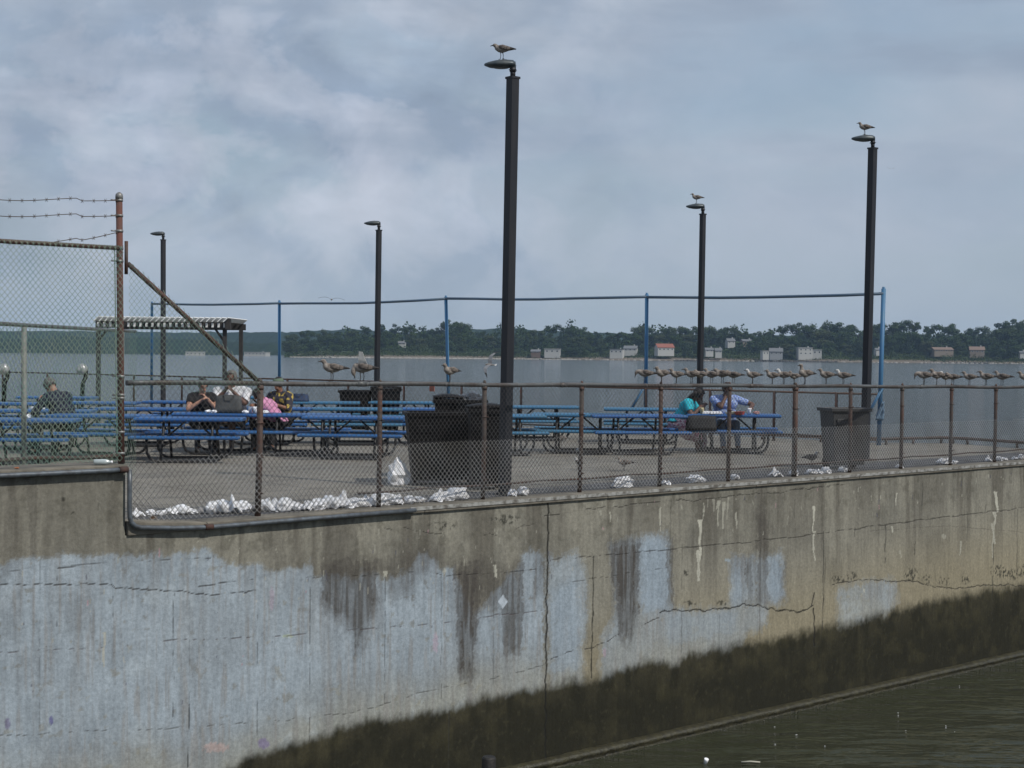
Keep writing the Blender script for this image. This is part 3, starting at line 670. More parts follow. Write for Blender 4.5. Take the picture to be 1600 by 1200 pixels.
def build_near_fence():
    org = wall_pt(u_f(405), INS, 0.012)
    root = thing('chain_link_fence', 'waist-high rusty chain-link fence along the lower seawall, gulls perched on its rail', 'fence', org)
    rel = lambda v: Vector(v) - org
    U0 = u_f(200); U1 = U_R - .35; UE = u_f(1690)
    r4 = random.Random(11)
    posts = [405, 594, 757, 908, 1033, 1140, 1243, 1330, 1410, 1487, 1556, 1622, 1684]
    for i, p in enumerate(posts):
        u = u_f(p); b = wall_pt(u, INS, .0); zt = float(ztop_f(u)); rr = .037 if p in (405,) else (.043 if p == 1243 else .031)
        lean = r4.uniform(-.012, .012) if p != 405 else .01
        mb = MB(); mb.tube([rel(b - UD * .012), rel(b + UD * lean + Vector((0, 0, zt * .5))), rel(b + UD * (lean * 1.5) + Vector((0, 0, zt - .02)))], rr, 12)
        po = mb.build('post', rust_pipe, root)
        mb = MB(); c = b + UD * lean * 1.5
        mb.tube([rel(c + Vector((0, 0, zt - .07))), rel(c + Vector((0, 0, zt - .035)))], rr + .006, 12)
        mb.tube([rel(c + Vector((0, 0, zt + .0))), rel(c + Vector((0, 0, zt + .045))), rel(c + Vector((0, 0, zt + .06)))], [rr * .8, rr * .6, .006], 10)
        ca = mb.build('post_cap', rust_pipe, po); ca.parent = po
        for zz in (.28, .7, 1.1):
            mb = MB(); c = b + UD * lean * zz
            mb.tube([rel(c + Vector((0, 0, zz - .012))), rel(c + Vector((0, 0, zz + .012)))], rr + .0035, 12)
            mb.tube([rel(c + ND * (rr) + Vector((0, 0, zz))), rel(c + ND * (rr + .03) + UD * .02 + Vector((0, 0, zz)))], .005, 6)
            cl = mb.build('clamp', rust_pipe, po)
    # rail, in visible lengths with sleeves
    us = np.linspace(U0 - .02, UE, 90)
    mb = MB(); mb.tube([rel(wall_pt(u, INS, float(ztop_f(u)) + .006 * math.sin(u * 2.1))) for u in us], .030, 12); mb.build('top_rail', grey_pipe, root)
    for p in (565, 880, 1175, 1440):
        u = u_f(p); mb = MB(); mb.tube([rel(wall_pt(u - .07, INS, float(ztop_f(u)))), rel(wall_pt(u + .07, INS, float(ztop_f(u + .07))))], .0345, 12); mb.build('rail_sleeve', grey_pipe, root)
    mb = MB(); us = np.linspace(u_f(560), UE, 120)
    mb.tube([rel(wall_pt(u, INS, .215 - .018 * abs(math.sin(u * 1.8)))) for u in us], .013, 8); mb.build('bottom_rail', rust_pipe, root)
    # woven wire: the full height, and a second, newer half-height layer on the water side
    L1 = UE - U0
    z0 = lambda u: np.full(np.shape(u), .035)
    chain('wire_mesh', wall_base(U0, INS), z0, lambda u: ztop_f(U0 + u) + .012, L1, .0345, .040, .0024, wire_dark, root, org, off=.038, seed=1)
    chain('wire_mesh', wall_base(U0, INS), lambda u: np.full(np.shape(u), .05 + 0 * 1.0), lambda u: np.interp(u, [0, 1.2, 3, 30], [.70, .76, .80, .78]), L1, .0345, .0375, .0025, wire_light, root, org, off=.052, sag=.016, seed=5)
    # bits of tie wire
    for u in np.arange(U0 + .1, UE, .62):
        mb = MB(); z = float(ztop_f(u)); mb.tube([rel(wall_pt(u, INS - .034, z - .035)), rel(wall_pt(u, INS - .036, z)), rel(wall_pt(u + .004, INS, z + .033)), rel(wall_pt(u + .006, INS + .034, z))], .0028, 5); mb.build('tie_wire', galv, root)
    # the sloping end section beside the tall post
    ua, ub = u_f(199), u_f(405); za = Z_at(199, 412, wall_pt(ua, INS).y); zb = float(ztop_f(ub)) + .03
    mb = MB(); mb.tube([rel(wall_pt(ua, INS, za)), rel(wall_pt((ua + ub) / 2, INS, (za + zb) / 2 - .015)), rel(wall_pt(ub - .02, INS, zb))], .027, 12); mb.build('sloping_rail', rust_pipe, root)
    mb = MB()
    for t in np.linspace(.04, .97, 26):
        c = wall_pt(ua + (ub - ua) * t, INS, za + (zb - za) * t); mb.tube([rel(c + ND * .03 + Vector((0, 0, -.03))), rel(c + Vector((0, 0, .034)) + ND * .01), rel(c + Vector((0, 0, .05 + random.random() * .02)) - ND * .02)], .0028, 5)
    mb.build('wire_end', wire_green, root)
    chain('wire_mesh', wall_base(ua, INS), lambda u: ztop_f(ua + u) - .10, lambda u: za + (zb - za) * u / (ub - ua), ub - ua, .031, .036, .0021, wire_green, root, org, off=.034, seed=8)
build_near_fence()

def build_tall_fence():
    INU = .16; upx = 190
    u1 = u_at(upx, INU); org = wall_pt(u1, INU, Z_UP)
    root = thing('chain_link_fence', 'tall green chain-link fence with barbed wire and a rust-red end post, far left', 'fence', org)
    rel = lambda v: Vector(v) - org
    y = org.y; ztop = Z_at(187, 303, y); zr = Z_at(188, 388, y)
    mb = MB(); b = wall_pt(u1, INU, Z_UP)
    up = Vector((-.035, 0, 0))
    mb.tube([rel(b), rel(b + up * .5 + Vector((0, 0, (ztop - Z_UP) * .5))), rel(b + up + Vector((0, 0, ztop - Z_UP - .06)))], .036, 14); po = mb.build('end_post', redrust, root)
    mb = MB(); t = b + up + Vector((0, 0, ztop - Z_UP)); mb.tube([rel(t - Vector((0, 0, .06))), rel(t - Vector((0, 0, .02))), rel(t), rel(t + Vector((0, 0, .02)))], [.041, .041, .036, .01], 12); mb.build('post_cap', galv, po)
    for px_, py_ in ((187, 313), (187, 337), (187, 361), (188, 388), (189, 408), (190, 588), (190, 617), (190, 622), (191, 675), (191, 708)):
        z = Z_at(px_, py_, y); f = (z - Z_UP) / (ztop - Z_UP); c = b + up * f
        mb = MB(); mb.tube([rel(Vector((c.x, c.y, z - .013))), rel(Vector((c.x, c.y, z + .013)))], .041, 12)
        mb.tube([rel(Vector((c.x - .035, c.y - .02, z))), rel(Vector((c.x - .08, c.y - .05, z)))], .008, 6); mb.build('clamp', galv, po)
    # second, shorter post that carries the step
    mb = MB(); b2 = wall_pt(u_f(199) - .02, INS, Z_UP - .25); mb.tube([rel(Vector((b2.x, b2.y, Z_at(196, 428, y)))), rel(Vector((b2.x, b2.y, Z_at(196, 376, y))))], .020, 10); mb.build('brace_post', rust_pipe, root)
    ul = U_L - 1.5
    zl = zr + .02
    mb = MB(); mb.tube([rel(wall_pt(u, INU, zr + (u1 - u) * .004)) for u in np.linspace(ul, u1 - .02, 20)], .024, 10); mb.build('top_rail', rust_pipe, root)
    mb = MB(); mb.tube([rel(wall_pt(u, INU, Z_UP + .09 + .01 * math.sin(u * 5))) for u in np.linspace(ul, u1 - .02, 20)], .022, 8); mb.build('bottom_rail', rust_pipe, root)
    Lh = u1 - ul
    chain('wire_mesh', wall_base(ul, INU), lambda u: np.full(np.shape(u), Z_UP + .03), lambda u: np.full(np.shape(u), zr + .02), Lh, .031, .036, .0029, wire_green, root, org, off=.03, seed=21)
    # mesh edge wire on the post
    mb = MB(); mb.tube([rel(Vector((b.x - .03 * 1 + up.x * f_ - .005, b.y - .045, Z_UP + .05 + f_ * (zr - Z_UP - .05)))) for f_ in np.linspace(0, 1, 24)], .006, 6); mb.build('edge_wire', wire_green, root)
    mb = MB()
    for u in np.arange(ul, u1, .062):                # rail wrapped by the knuckled wire ends
        mb.tube([rel(wall_pt(u, INU - .028, zr - .01)), rel(wall_pt(u + .01, INU - .02, zr + .022)), rel(wall_pt(u + .02, INU + .01, zr + .03)), rel(wall_pt(u + .03, INU + .028, zr - .004))], .0035, 5)
    mb.build('wire_end', wire_green, root)
    mbw = mat('barbed_wire_steel', (0.10, 0.09, 0.08), (0.06, 0.04, 0.03), .7)
    for ya, dip in ((313, 9), (337, 9), (361, 22)):
        zp = Z_at(187, ya, y); mb = MB(); pts = []
        for t in np.linspace(0, 1, 40):
            u = u1 - t * 2.6; sg = -(math.sin(min(t * 2.4, 1) * math.pi * .5) * dip / 2400 * y) + .03 * math.sin(t * 9) * (t > .2) - (.0 if dip < 20 else .035 * math.sin(min(1, t * 1.6) * math.pi))
            pts.append(rel(wall_pt(u, INU, zp + sg)))
        mb.tube(pts, .0045, 5)
        for q in pts[1::2]:
            for s_ in (-1, 1): mb.tube([q - Vector((.012 * s_, 0, .02)), q + Vector((.012 * s_, 0, .02))], .003, 4)
        mb.build('barbed_wire', mbw, root)
build_tall_fence()

def build_side_fence():
    org = Vector((-5.72, 18.0, 0)); root = thing('chain_link_fence', 'older pale chain-link fence running away behind the tall green one, far left', 'fence', org)
    pale = mat('weathered_pale_pipe', (0.22, 0.23, 0.215), (0.13, 0.135, 0.12), .6, scale=5)
    y0, y1 = 17.3, 23.5
    zt = lambda y: 2.222 + (y - 18) * .0
    mb = MB(); mb.tube([(0, 0, 0), (0, 0, 2.2)], .032, 12); mb.build('post', pale, root)
    mb = MB(); mb.tube([(-.02, 4.6, 0), (-.02, 4.6, 2.2)], .032, 12); mb.build('post', pale, root)
    mb = MB(); mb.tube([(-.02 + (y - 18) * -.005, y - 18, 2.222) for y in np.linspace(16.9, y1, 12)], .024, 10); mb.build('top_rail', grey_pipe, root)
    base = lambda u: (-5.74 - 0 * u, 17.0 + u, np.full(np.shape(u), 1.0), np.zeros(np.shape(u)))
    chain('wire_mesh', base, lambda u: np.full(np.shape(u), .05), lambda u: np.full(np.shape(u), 2.23), 6.4, .060, .066, .0018, wire_green, root, org, off=.03, seed=31)
build_side_fence()

def far_pt(x_px=None, t=None, off=0.0):
    """point on the far edge of the pier under a photo column"""
    k = (x_px - 800) / F; a = FL[1]; s = (k * a.y - a.x) / (fd.x - k * fd.y); p = a + fd * s
    nrm = Vector((-fd.y, fd.x, 0)); return Vector((p.x, p.y, 0)) + nrm * off
def build_far_fence():
    fr = mat('far_rusty_post', (0.10, 0.05, 0.04), (0.07, 0.05, 0.045), .8, scale=5)
    org = far_pt(1375, off=-.15); root = thing('chain_link_fence', 'low rusty fence along the far edge of the pier', 'fence', org)
    rel = lambda v: Vector(v) - org
    H = 1.12
    xs = [-60, 10, 80, 160, 215, 290, 360, 455, 550, 637, 727, 820, 913, 1015, 1115, 1215, 1312]
    for x in xs:
        b = far_pt(x, off=-.15); mb = MB(); mb.tube([rel(b), rel(b + Vector((0, 0, H)))], .033, 8); mb.build('post', fr, root)
    a = far_pt(-90, off=-.15); e = far_pt(1375, off=-.15)
    hz = Vector((0, 0, 1))
    mb = MB(); mb.tube([rel(a + hz * H), rel(e + hz * H)], .024, 8); mb.build('top_rail', rust_pipe, root)
    mb = MB(); mb.tube([rel(a + hz * .12), rel(e + hz * .12)], .018, 6); mb.build('bottom_rail', rust_pipe, root)
    d = (e - a); Lh = d.length; d.normalize()
    base = lambda u: (a.x + d.x * u, a.y + d.y * u, np.full(np.shape(u), d.y), np.full(np.shape(u), -d.x))
    chain('wire_mesh', base, lambda u: np.full(np.shape(u), .06), lambda u: np.full(np.shape(u), H), Lh, .055, .065, .0022, wire_dark, root, org, off=.03, seed=41)
    # kerb rail on the right-hand end, with no mesh above it
    org2 = far_pt(1180, off=-.05); root2 = thing('kerb_rail', 'low rusty pipe kerb rail along the outer corner of the pier, right', 'rail', cornR)
    mb = MB(); cr = cornR
    pts = [far_pt(1180, off=.25), far_pt(1375, off=.3), cr + Vector((-.25, -.1, 0)), cr + Vector((.2, -.45, 0)), Vector((11.6, 31.7, 0)), wall_pt(U_R - .2, .6)]
    mb.tube([p + hz * .13 - cr for p in pts], .035, 8); mb.build('rail', rust_pipe, root2)
    for i in range(len(pts) - 1):
        for t in (0.02, .5):
            b = pts[i].lerp(pts[i + 1], t) - cr; mb = MB(); mb.tube([b, b + hz * .12], .03, 6); mb.build('post', rust_pipe, root2)
build_far_fence()

blue_paint = mat('blue_painted_steel', (0.045, 0.145, 0.29), (0.06, 0.16, 0.27), 0.5, scale=3)
blue_rail_m = mat('blue_grey_rail', (0.085, 0.14, 0.21), (0.11, 0.15, 0.19), 0.5, scale=2)
def build_blue_rail():
    org = far_pt(1375); root = thing('netting_frame', 'tall blue pole frame with one high rail, standing along the far edge', 'frame', org)
    rel = lambda v: Vector(v) - org
    tops = [(232, 473, 475), (431, 471, 474), (691, 464, 467), (1005, 460, 464), (1375, 451, 458)]
    rp = []
    for (x, yt, yr) in tops:
        b = far_pt(x, off=.12); r = .045
        zt = Z_at(x, yt, b.y); lean = {691: -.12, 1375: .06, 431: -.02}.get(x, 0.0)
        tp = Vector((b.x, b.y, zt))
        mb = MB(); mb.tube([rel(b + Vector((-lean, 0, 0))), rel(tp)], r if x < 1300 else .050, 10); mb.tube([rel(tp - Vector((0, 0, .05))), rel(tp + Vector((0, 0, .04)))], .03, 8); mb.build('pole', blue_paint, root)
        rp.append(Vector((b.x, b.y - .03, Z_at(x, yr, b.y))))
    for i in range(4):
        a, c = rp[i], rp[i + 1]; mb = MB(); r5 = random.Random(i)
        mb.tube([rel(a.lerp(c, t) + Vector((0, 0, -.05 * math.sin(t * math.pi) * (1 if i in (1, 3) else .5) + r5.uniform(-.01, .01)))) for t in np.linspace(0, 1, 7)], .036, 8)
        mb.build('high_rail', blue_rail_m, root)
    # braces and a rag at two pole feet
    for x, s_ in ((1005, -1), (1375, -1)):
        b = far_pt(x, off=.12); mb = MB(); mb.tube([rel(b + Vector((s_ * .38, -.05, .55))), rel(b + Vector((0, -.02, 1.25)))], .03, 8); mb.build('brace', blue_paint, root)
build_blue_rail()
rag = mat('faded_blue_tarp', (0.17, 0.25, 0.34), (0.12, 0.19, 0.27), .8, scale=8)
def build_rag():
    b = far_pt(1375, off=.12); mb = MB(); r5 = random.Random(4); vs = []
    for i in range(9):
        for j in range(6):
            t = i / 8; vs.append(((j / 5 - .5) * (.06 + .14 * t) - .07 * t, -.08 - .03 * math.sin(j * 2 + i) + .02 * r5.random(), .95 - t * .40 + .02 * math.sin(j * 3)))
    fs = [(i * 6 + j, i * 6 + j + 1, (i + 1) * 6 + j + 1, (i + 1) * 6 + j) for i in range(8) for j in range(5)]
    mb.add(vs, fs, 0, True); o = mb.build('tarpaulin', rag); o.location = b
    so = o.modifiers.new('solid', 'SOLIDIFY'); so.thickness = .01
    tag(o, 'faded blue tarp hanging at the foot of the rightmost blue pole', 'tarp')
build_rag()

# ------------------------------------------------------------------ lamp posts
pole_m = mat('lamp_pole_bronze', (0.014, 0.016, 0.021), (0.025, 0.024, 0.027), 0.5, scale=2.5, stretch=(4, 4, .4), lo=.4, hi=.65, bump=.1)
head_m = mat('lamp_head_grey', (0.055, 0.07, 0.08), (0.10, 0.11, 0.11), .4, scale=7, metal=.3)
drop_m = mat('gull_lime', (0.42, 0.42, 0.40), (0.3, 0.3, 0.29), .8)
lens_m = mat('lamp_lens', (0.10, 0.105, 0.11), (0.08, 0.085, 0.09), .2)
def lamp(base, ztop, w, label, lean=0.0, hs=1.0, streak=False):
    root = thing('street_lamp', label, 'lamp', base, R(41), 'square lamp posts on the pier')
    L_ = lambda x, y, z: Vector((x, y, z))
    mb = MB(); mb.taper((0, 0, .0), (w * 1.6, w * 1.6), (w * 1.5, w * 1.5), .035); mb.build('base_plate', pole_m, root)
    mb = MB(); n = 9; lx = lean * math.cos(R(-41)); ly = lean * math.sin(R(-41))
    vs = []
    for i in range(n):
        t = i / (n - 1); z = .035 + (ztop - .035) * t; ox, oy = lx * t, ly * t
        for a, b in ((-1, -1), (1, -1), (1, 1), (-1, 1)): vs.append((a * w / 2 + ox, b * w / 2 + oy, z))
    mb.add(vs, [(i * 4 + k, i * 4 + (k + 1) % 4, i * 4 + 4 + (k + 1) % 4, i * 4 + 4 + k) for i in range(n - 1) for k in range(4)] + [(n * 4 - 4, n * 4 - 3, n * 4 - 2, n * 4 - 1)])
    mb.build('pole', pole_m, root, bevel=.012)
    mb = MB(); mb.taper((lx, ly, ztop - .012), (w * 1.12, w * 1.12), (w * 1.12, w * 1.12), .03); mb.build('pole_cap', pole_m, root)
    # tenon, knuckle and head, pointing to the left of the photograph
    z = ztop + .018; c = L_(lx, ly, z)
    mb = MB(); mb.tube([c, c + L_(0, 0, .08 * hs)], .036 * hs, 10); mb.tube([c + L_(0, 0, .065 * hs), c + L_(0, 0, .125 * hs)], .043 * hs, 10)
    for a in range(4): mb.tube([c + L_(0, 0, .09 * hs), c + L_(.07 * hs * math.cos(a * 1.57), .07 * hs * math.sin(a * 1.57), .09 * hs)], .006, 5)
    mb.build('tenon', pole_m, root)
    hd = Matrix.Rotation(R(-41) + R(180) - R(6), 3, 'Z')
    mb = MB(); kp = c + L_(0, 0, .115 * hs)
    mb.tube([kp, kp + L_(0, 0, .03 * hs), kp + hd @ L_(.02, 0, .07) * hs, kp + hd @ L_(.07, 0, .075) * hs], [.042 * hs, .048 * hs, .050 * hs, .045 * hs], 10); mb.build('knuckle', head_m, root)
    # cobra head: lofted oval sections, rising a little, flat lens beneath
    mb = MB(); secs = []
    for t, wy, h0, h1 in ((0, .06, .03, .035), (.06, .08, .045, .055), (.18, .115, .055, .07), (.32, .125, .05, .062), (.43, .10, .035, .045), (.50, .05, .012, .03), (.52, .02, .004, .02)):
        ring_ = []
        for q in range(14):
            a = 2 * math.pi * q / 14; yy = math.cos(a) * wy; zz = math.sin(a); zz = zz * (h1 if zz > 0 else h0)
            ring_.append(kp + hd @ (Vector((-.035 + t * .82, yy, .055 - t * .02 + zz + .0)) * hs))
        secs.append(ring_)
    vs = [v for r_ in secs for v in r_]; m_ = 14
    mb.add(vs, [(i * m_ + q, i * m_ + (q + 1) % m_, (i + 1) * m_ + (q + 1) % m_, (i + 1) * m_ + q) for i in range(len(secs) - 1) for q in range(m_)] + [tuple(reversed(range(m_))), tuple(range((len(secs) - 1) * m_, len(secs) * m_))], 0, True)
    hd_o = mb.build('lamp_head', head_m, root)
    mb = MB(); cc = kp + hd @ (Vector((.16, 0, .012)) * hs); mb.ell(cc, (.12 * hs, .080 * hs, .020 * hs), 12, 0, hd); mb.build('lens', lens_m, hd_o)
    top = kp + hd @ (Vector((.15, 0, .130)) * hs)
    if streak:
        mb = MB(); r5 = random.Random(2)
        for i in range(6):
            cc = kp + hd @ (Vector((.10 + .04 * r5.random(), -.06 - .02 * i / 3 * r5.random(), .13 - .012 * i)) * hs); mb.ell(cc, (.02, .02, .02), 6)
        for i in range(14):
            zz = r5.uniform(.8, ztop - .1); mb.box((w / 2 * .2 + r5.uniform(-.02, .03), -w / 2 - .001 + 0, zz), (.007, .004, r5.uniform(.02, .10)))
        mb.build('lime_streaks', drop_m, root)
    M = Matrix.Translation(Vector(base)) @ Matrix.Rotation(R(41), 4, 'Z')
    return M @ top
LT = []
def build_lamps():
    for px, pyt, Y, w, label, lean, hs, stk in (
        (790, 122, 20.95, .132, 'tallest square lamp post, right behind the black bins, a gull on its head', .06, 1.0, True),
        (1352.5, 232, 28.6, .130, 'square lamp post near the right end, beside the lone grey bin', .07, 1.0, True),
        (1093, 335, 35.8, .112, 'slim lamp post behind the couple at the table, a small gull on top', .03, 1.0, False),
        (588.5, 360, 42.0, .122, 'slim bare lamp post left of the tallest one, no bird on it', .03, 1.05, False),
        (255, 375, 47.6, .125, 'farthest slim lamp post, behind the pergola and sloping fence', -.02, 1.05, False)):
        x = X_at(px, Y); LT.append(lamp((x, Y, 0), Z_at(px, pyt, Y), w, label, lean, hs, stk))
build_lamps()

# ------------------------------------------------------------------ picnic tables
tb = mat('blue_table_coating', (0.009, 0.080, 0.255), (0.014, 0.100, 0.25), 0.45, scale=2.0, bump=0.25, bscale=110, spec=.6, lo=.4, hi=.7)
tb2 = mat('faded_teal_coating', (0.022, 0.13, 0.25), (0.04, 0.14, 0.22), 0.48, scale=2.0, bump=0.25, bscale=110, spec=.6, lo=.4, hi=.7)
tf = mat('black_table_frame', (0.010, 0.011, 0.014), (0.03, 0.028, 0.027), .45, scale=5)
def slab(mb, c, d, r=.022):
    """plank with rolled edges"""
    x, y, z = d; n = 7; ring_ = []
    prof = []
    for q in range(n): a = -math.pi / 2 + math.pi * q / (n - 1); prof.append((y / 2 - r + r * math.cos(a), z / 2 * math.sin(a)))
    prof = prof + [(-a, b) for a, b in reversed(prof)]
    m_ = len(prof); vs = []
    for sx in (-1, 1):
        for k, sc in ((0, 1.0), (1, .985)):
            xx = sx * (x / 2 - (.012 if k == 0 else 0)); 
            vs.append([(c[0] + xx, c[1] + a * sc, c[2] + b * (1 if k == 0 else .6)) for a, b in prof])
    seq = [vs[1], vs[0], vs[2], vs[3]]; flat = [v for s_ in seq for v in s_]
    mb.add(flat, [(i * m_ + q, (i + 1) * m_ + q, (i + 1) * m_ + (q + 1) % m_, i * m_ + (q + 1) % m_) for i in range(3) for q in range(m_)] + [tuple(range(m_)), tuple(reversed(range(3 * m_, 4 * m_)))])
def make_table(m):
    root = thing('picnic_table', 'x', 'picnic table', (0, 0, 0), 0, 'blue picnic tables set out on the pier')
    mb = MB(); slab(mb, (0, 0, .735), (1.86, .76, .062), .03); mb.build('table_top', m, root)
    for s_ in (-1, 1):
        mb = MB(); slab(mb, (0, s_ * .66, .442), (1.86, .27, .055), .026); mb.build('seat', m, root)
    for s_ in (-1, 1):
        mb = MB(); y = s_ * .56
        pts = []
        for sx in (-1, 1):
            arc = [(.66, .425), (.665, .30), (.65, .17), (.60, .08), (.52, .038), (.44, .03)]
            pts += [(sx * a, y, b) for a, b in (arc if sx < 0 else reversed(arc))]
        mb.tube(pts, .025, 8); mb.build('skid', tf, root)
    for sx in (-1, 1):
        mb = MB(); x = sx * .42
        for s_ in (-1, 1):
            mb.tube([(x, s_ * .56, .04), (x, s_ * .50, .2), (x, s_ * .30, .52), (x, s_ * .27, .715)], .024, 8)
        mb.tube([(x, -.74, .40), (x, .74, .40)], .023, 8); mb.box((x, 0, .708), (.05, .68, .025)); mb.build('end_frame', tf, root)
        mb = MB(); mb.tube([(x, 0, .41), (sx * .06, 0, .715)], .017, 6); mb.build('brace', tf, root)
    return root
TABLES = []
def build_tables():
    pa = make_table(tb); pb = make_table(tb2); first = {0: True, 1: True}
    r5 = random.Random(9)
    L = [ # px, depth, angle deg, colour, label
        (298, 26.9, 3, 0, 'royal blue picnic table nearest the sloping fence rail, in front of the woman in black'),
        (352, 29.0, -2, 0, 'blue picnic table holding the grey handbag and the food'),
        (470, 28.9, 4, 0, 'blue picnic table just right of the second fence post, beside the pink shirt'),
        (556, 28.0, -3, 0, 'blue picnic table whose bench ends at the black bins'),
        (776, 29.4, 6, 1, 'teal blue picnic table poking out right of the tall lamp post'),
        (905, 30.2, -5, 1, 'faded teal picnic table behind the fourth fence post'),
        (996, 30.0, 5, 0, 'blue picnic table left of the couple, its end by the pink skirt'),
        (1010, 33.6, -3, 1, 'teal picnic table half hidden behind the one left of the couple'),
        (1146, 30.7, -6, 0, 'blue picnic table where the turquoise and blue shirted couple eats'),
        (34, 25.9, 2, 0, 'blue picnic table at the far left edge, its bench end left of the seated man'),
        (160, 27.8, -2, 0, 'blue picnic table between the seated man and the rust-red post'),
        (70, 29.8, 3, 0, 'blue picnic table just behind the seated man in navy'),
        (225, 31.2, 2, 0, 'blue picnic table left of the woman in black'),
        (420, 32.0, -4, 0, 'blue picnic table behind the pink shirt and dark jacket people'),
        (560, 32.2, 3, 1, 'teal picnic table in front of the far dark bins'),
        (675, 32.4, -3, 0, 'blue picnic table whose end shows left of the bin with the plastic bag'),
        (20, 33.5, -3, 0, 'blue picnic table beyond the pale side fence post'),
        (150, 34.5, 2, 0, 'blue picnic table below the pergola left support'),
        (290, 35.5, -2, 0, 'blue picnic table below the middle of the pergola'),
        (500, 36.0, 4, 1, 'teal picnic table with the dark blue bag on it'),
        (640, 36.5, -4, 1, 'teal picnic table right of the far dark bins'),
        (840, 34.4, 3, 1, 'farthest teal picnic table right of the tall lamp post'),
        (90, 38.0, 2, 0, 'farthest blue picnic table near the right tower viewer'),
        (390, 39.5, -2, 1, 'farthest teal picnic table right of the pergola'),
    ]
    for px, Y, an, c, label in L:
        pr = pa if c == 0 else pb
        o = pr if first[c] else copy_tree(pr); first[c] = False
        o.location = (X_at(px, Y), Y, 0.0); o.rotation_euler = (0, 0, R(an)); o['label'] = label; TABLES.append(o)
build_tables()

# ------------------------------------------------------------------ pergola
def build_pergola():
    dk = mat('pergola_dark_timber', (.028, .028, .031), (.048, .045, .043), .8, scale=6)
    lt = mat('pergola_white_slats', (.80, .80, .78), (.66, .66, .64), .7, scale=6)
    Y = 40.0; x0 = X_at(150, Y); x1 = X_at(358, Y); org = Vector(((x0 + x1) / 2, Y, 0)); w = x1 - x0
    root = thing('pergola', 'dark pergola with white slatted roof behind the sloping fence rail', 'pergola', org)
    zb = Z_at(250, 513, Y); zt = zb + .16
    for i, x in enumerate((-w / 2 + .06, w / 2 - .12)):
        for y in (0, 2.4):
            mb = MB(); mb.box((x, y, zb / 2), (.10, .10, zb)); mb.build('post', dk, root)
            if y == 0:
                mb = MB(); mb.tube([(x, y, zb - .35), (x + (.25 if i == 0 else -.25), y, zb)], .03, 6); mb.build('brace', dk, root)
    for y in (-.06, 2.46):
        mb = MB(); mb.box((0, y, zb + .085), (w, .05, .17)); mb.build('beam', dk, root, bevel=.006)
    n = 24
    for i in range(n):
        x = -w / 2 + .06 + i * (w - .12) / (n - 1)
        mb = MB(); mb.box((x, 1.2, zb + .235), (.17, 2.9, .022), M=Matrix.Rotation(R(-42), 3, 'Y')); mb.build('louvre', lt, root)
    for i in range(5):
        y = .3 + i * .45
        mb = MB(); mb.box((0, y, zb + .165), (w, .03, .02)); mb.build('slat', dk, root)
    # scalloped front fringe
    mb = MB()
    for i in range(22): mb.box((-w / 2 + .08 + i * w / 22.2, -.10, zb + .09), (.055, .02, .11))
    mb.build('front_pickets', lt, root)
    mb = MB(); mb.box((w / 2 - .02, -.1, zb + .12), (.16, .10, .30)); mb.build('corner_bracket', dk, root, bevel=.02)
build_pergola()
#PART3
# ------------------------------------------------------------------ far shore
def prof_mat(name, stops, nscale, amp):
    m = bpy.data.materials.new(name); m.use_nodes = True; nt = m.node_tree; N = nt.nodes.new; L = nt.links.new; b = nt.nodes['Principled BSDF']
    g = N('ShaderNodeNewGeometry'); s_ = N('ShaderNodeSeparateXYZ'); L(g.outputs['Position'], s_.inputs[0])
    n = N('ShaderNodeTexNoise'); n.inputs['Scale'].default_value = nscale; n.inputs['Detail'].default_value = 6; L(g.outputs['Position'], n.inputs['Vector'])
    a = N('ShaderNodeMath'); a.operation = 'MULTIPLY_ADD'; L(n.outputs['Fac'], a.inputs[0]); a.inputs[1].default_value = amp; L(s_.outputs['Z'], a.inputs[2])
    mr = N('ShaderNodeMapRange'); mr.inputs[1].default_value = -4 + amp / 2; mr.inputs[2].default_value = 16 + amp / 2; L(a.outputs[0], mr.inputs[0])
    r = N('ShaderNodeValToRGB'); L(mr.outputs[0], r.inputs[0]); el = r.color_ramp.elements
    while len(el) < len(stops): el.new(.5)
    for e, (p, c) in zip(el, stops): e.position = p; e.color = (*c, 1)
    L(r.outputs[0], b.inputs['Base Color']); b.inputs['Roughness'].default_value = .95; b.inputs['Specular IOR Level'].default_value = .1
    return m
XS0 = X_at(438, 1300)
def shore_z(x, y):
    px = 800 + F * x / y
    wv = 14 * math.sin(x * .012) + 8 * math.sin(x * .031 + 1)
    d = y - (1292 + wv)
    edge = max(0.0, min(1.0, (px - 436) / 50))
    if d < 0: h = -4.6
    else: h = -3.9 + min(d, 14) * .13 + max(0, min(d - 14, 40)) * .09 + max(0, d - 54) * .055
    return -4.6 + (h + 4.6) * edge
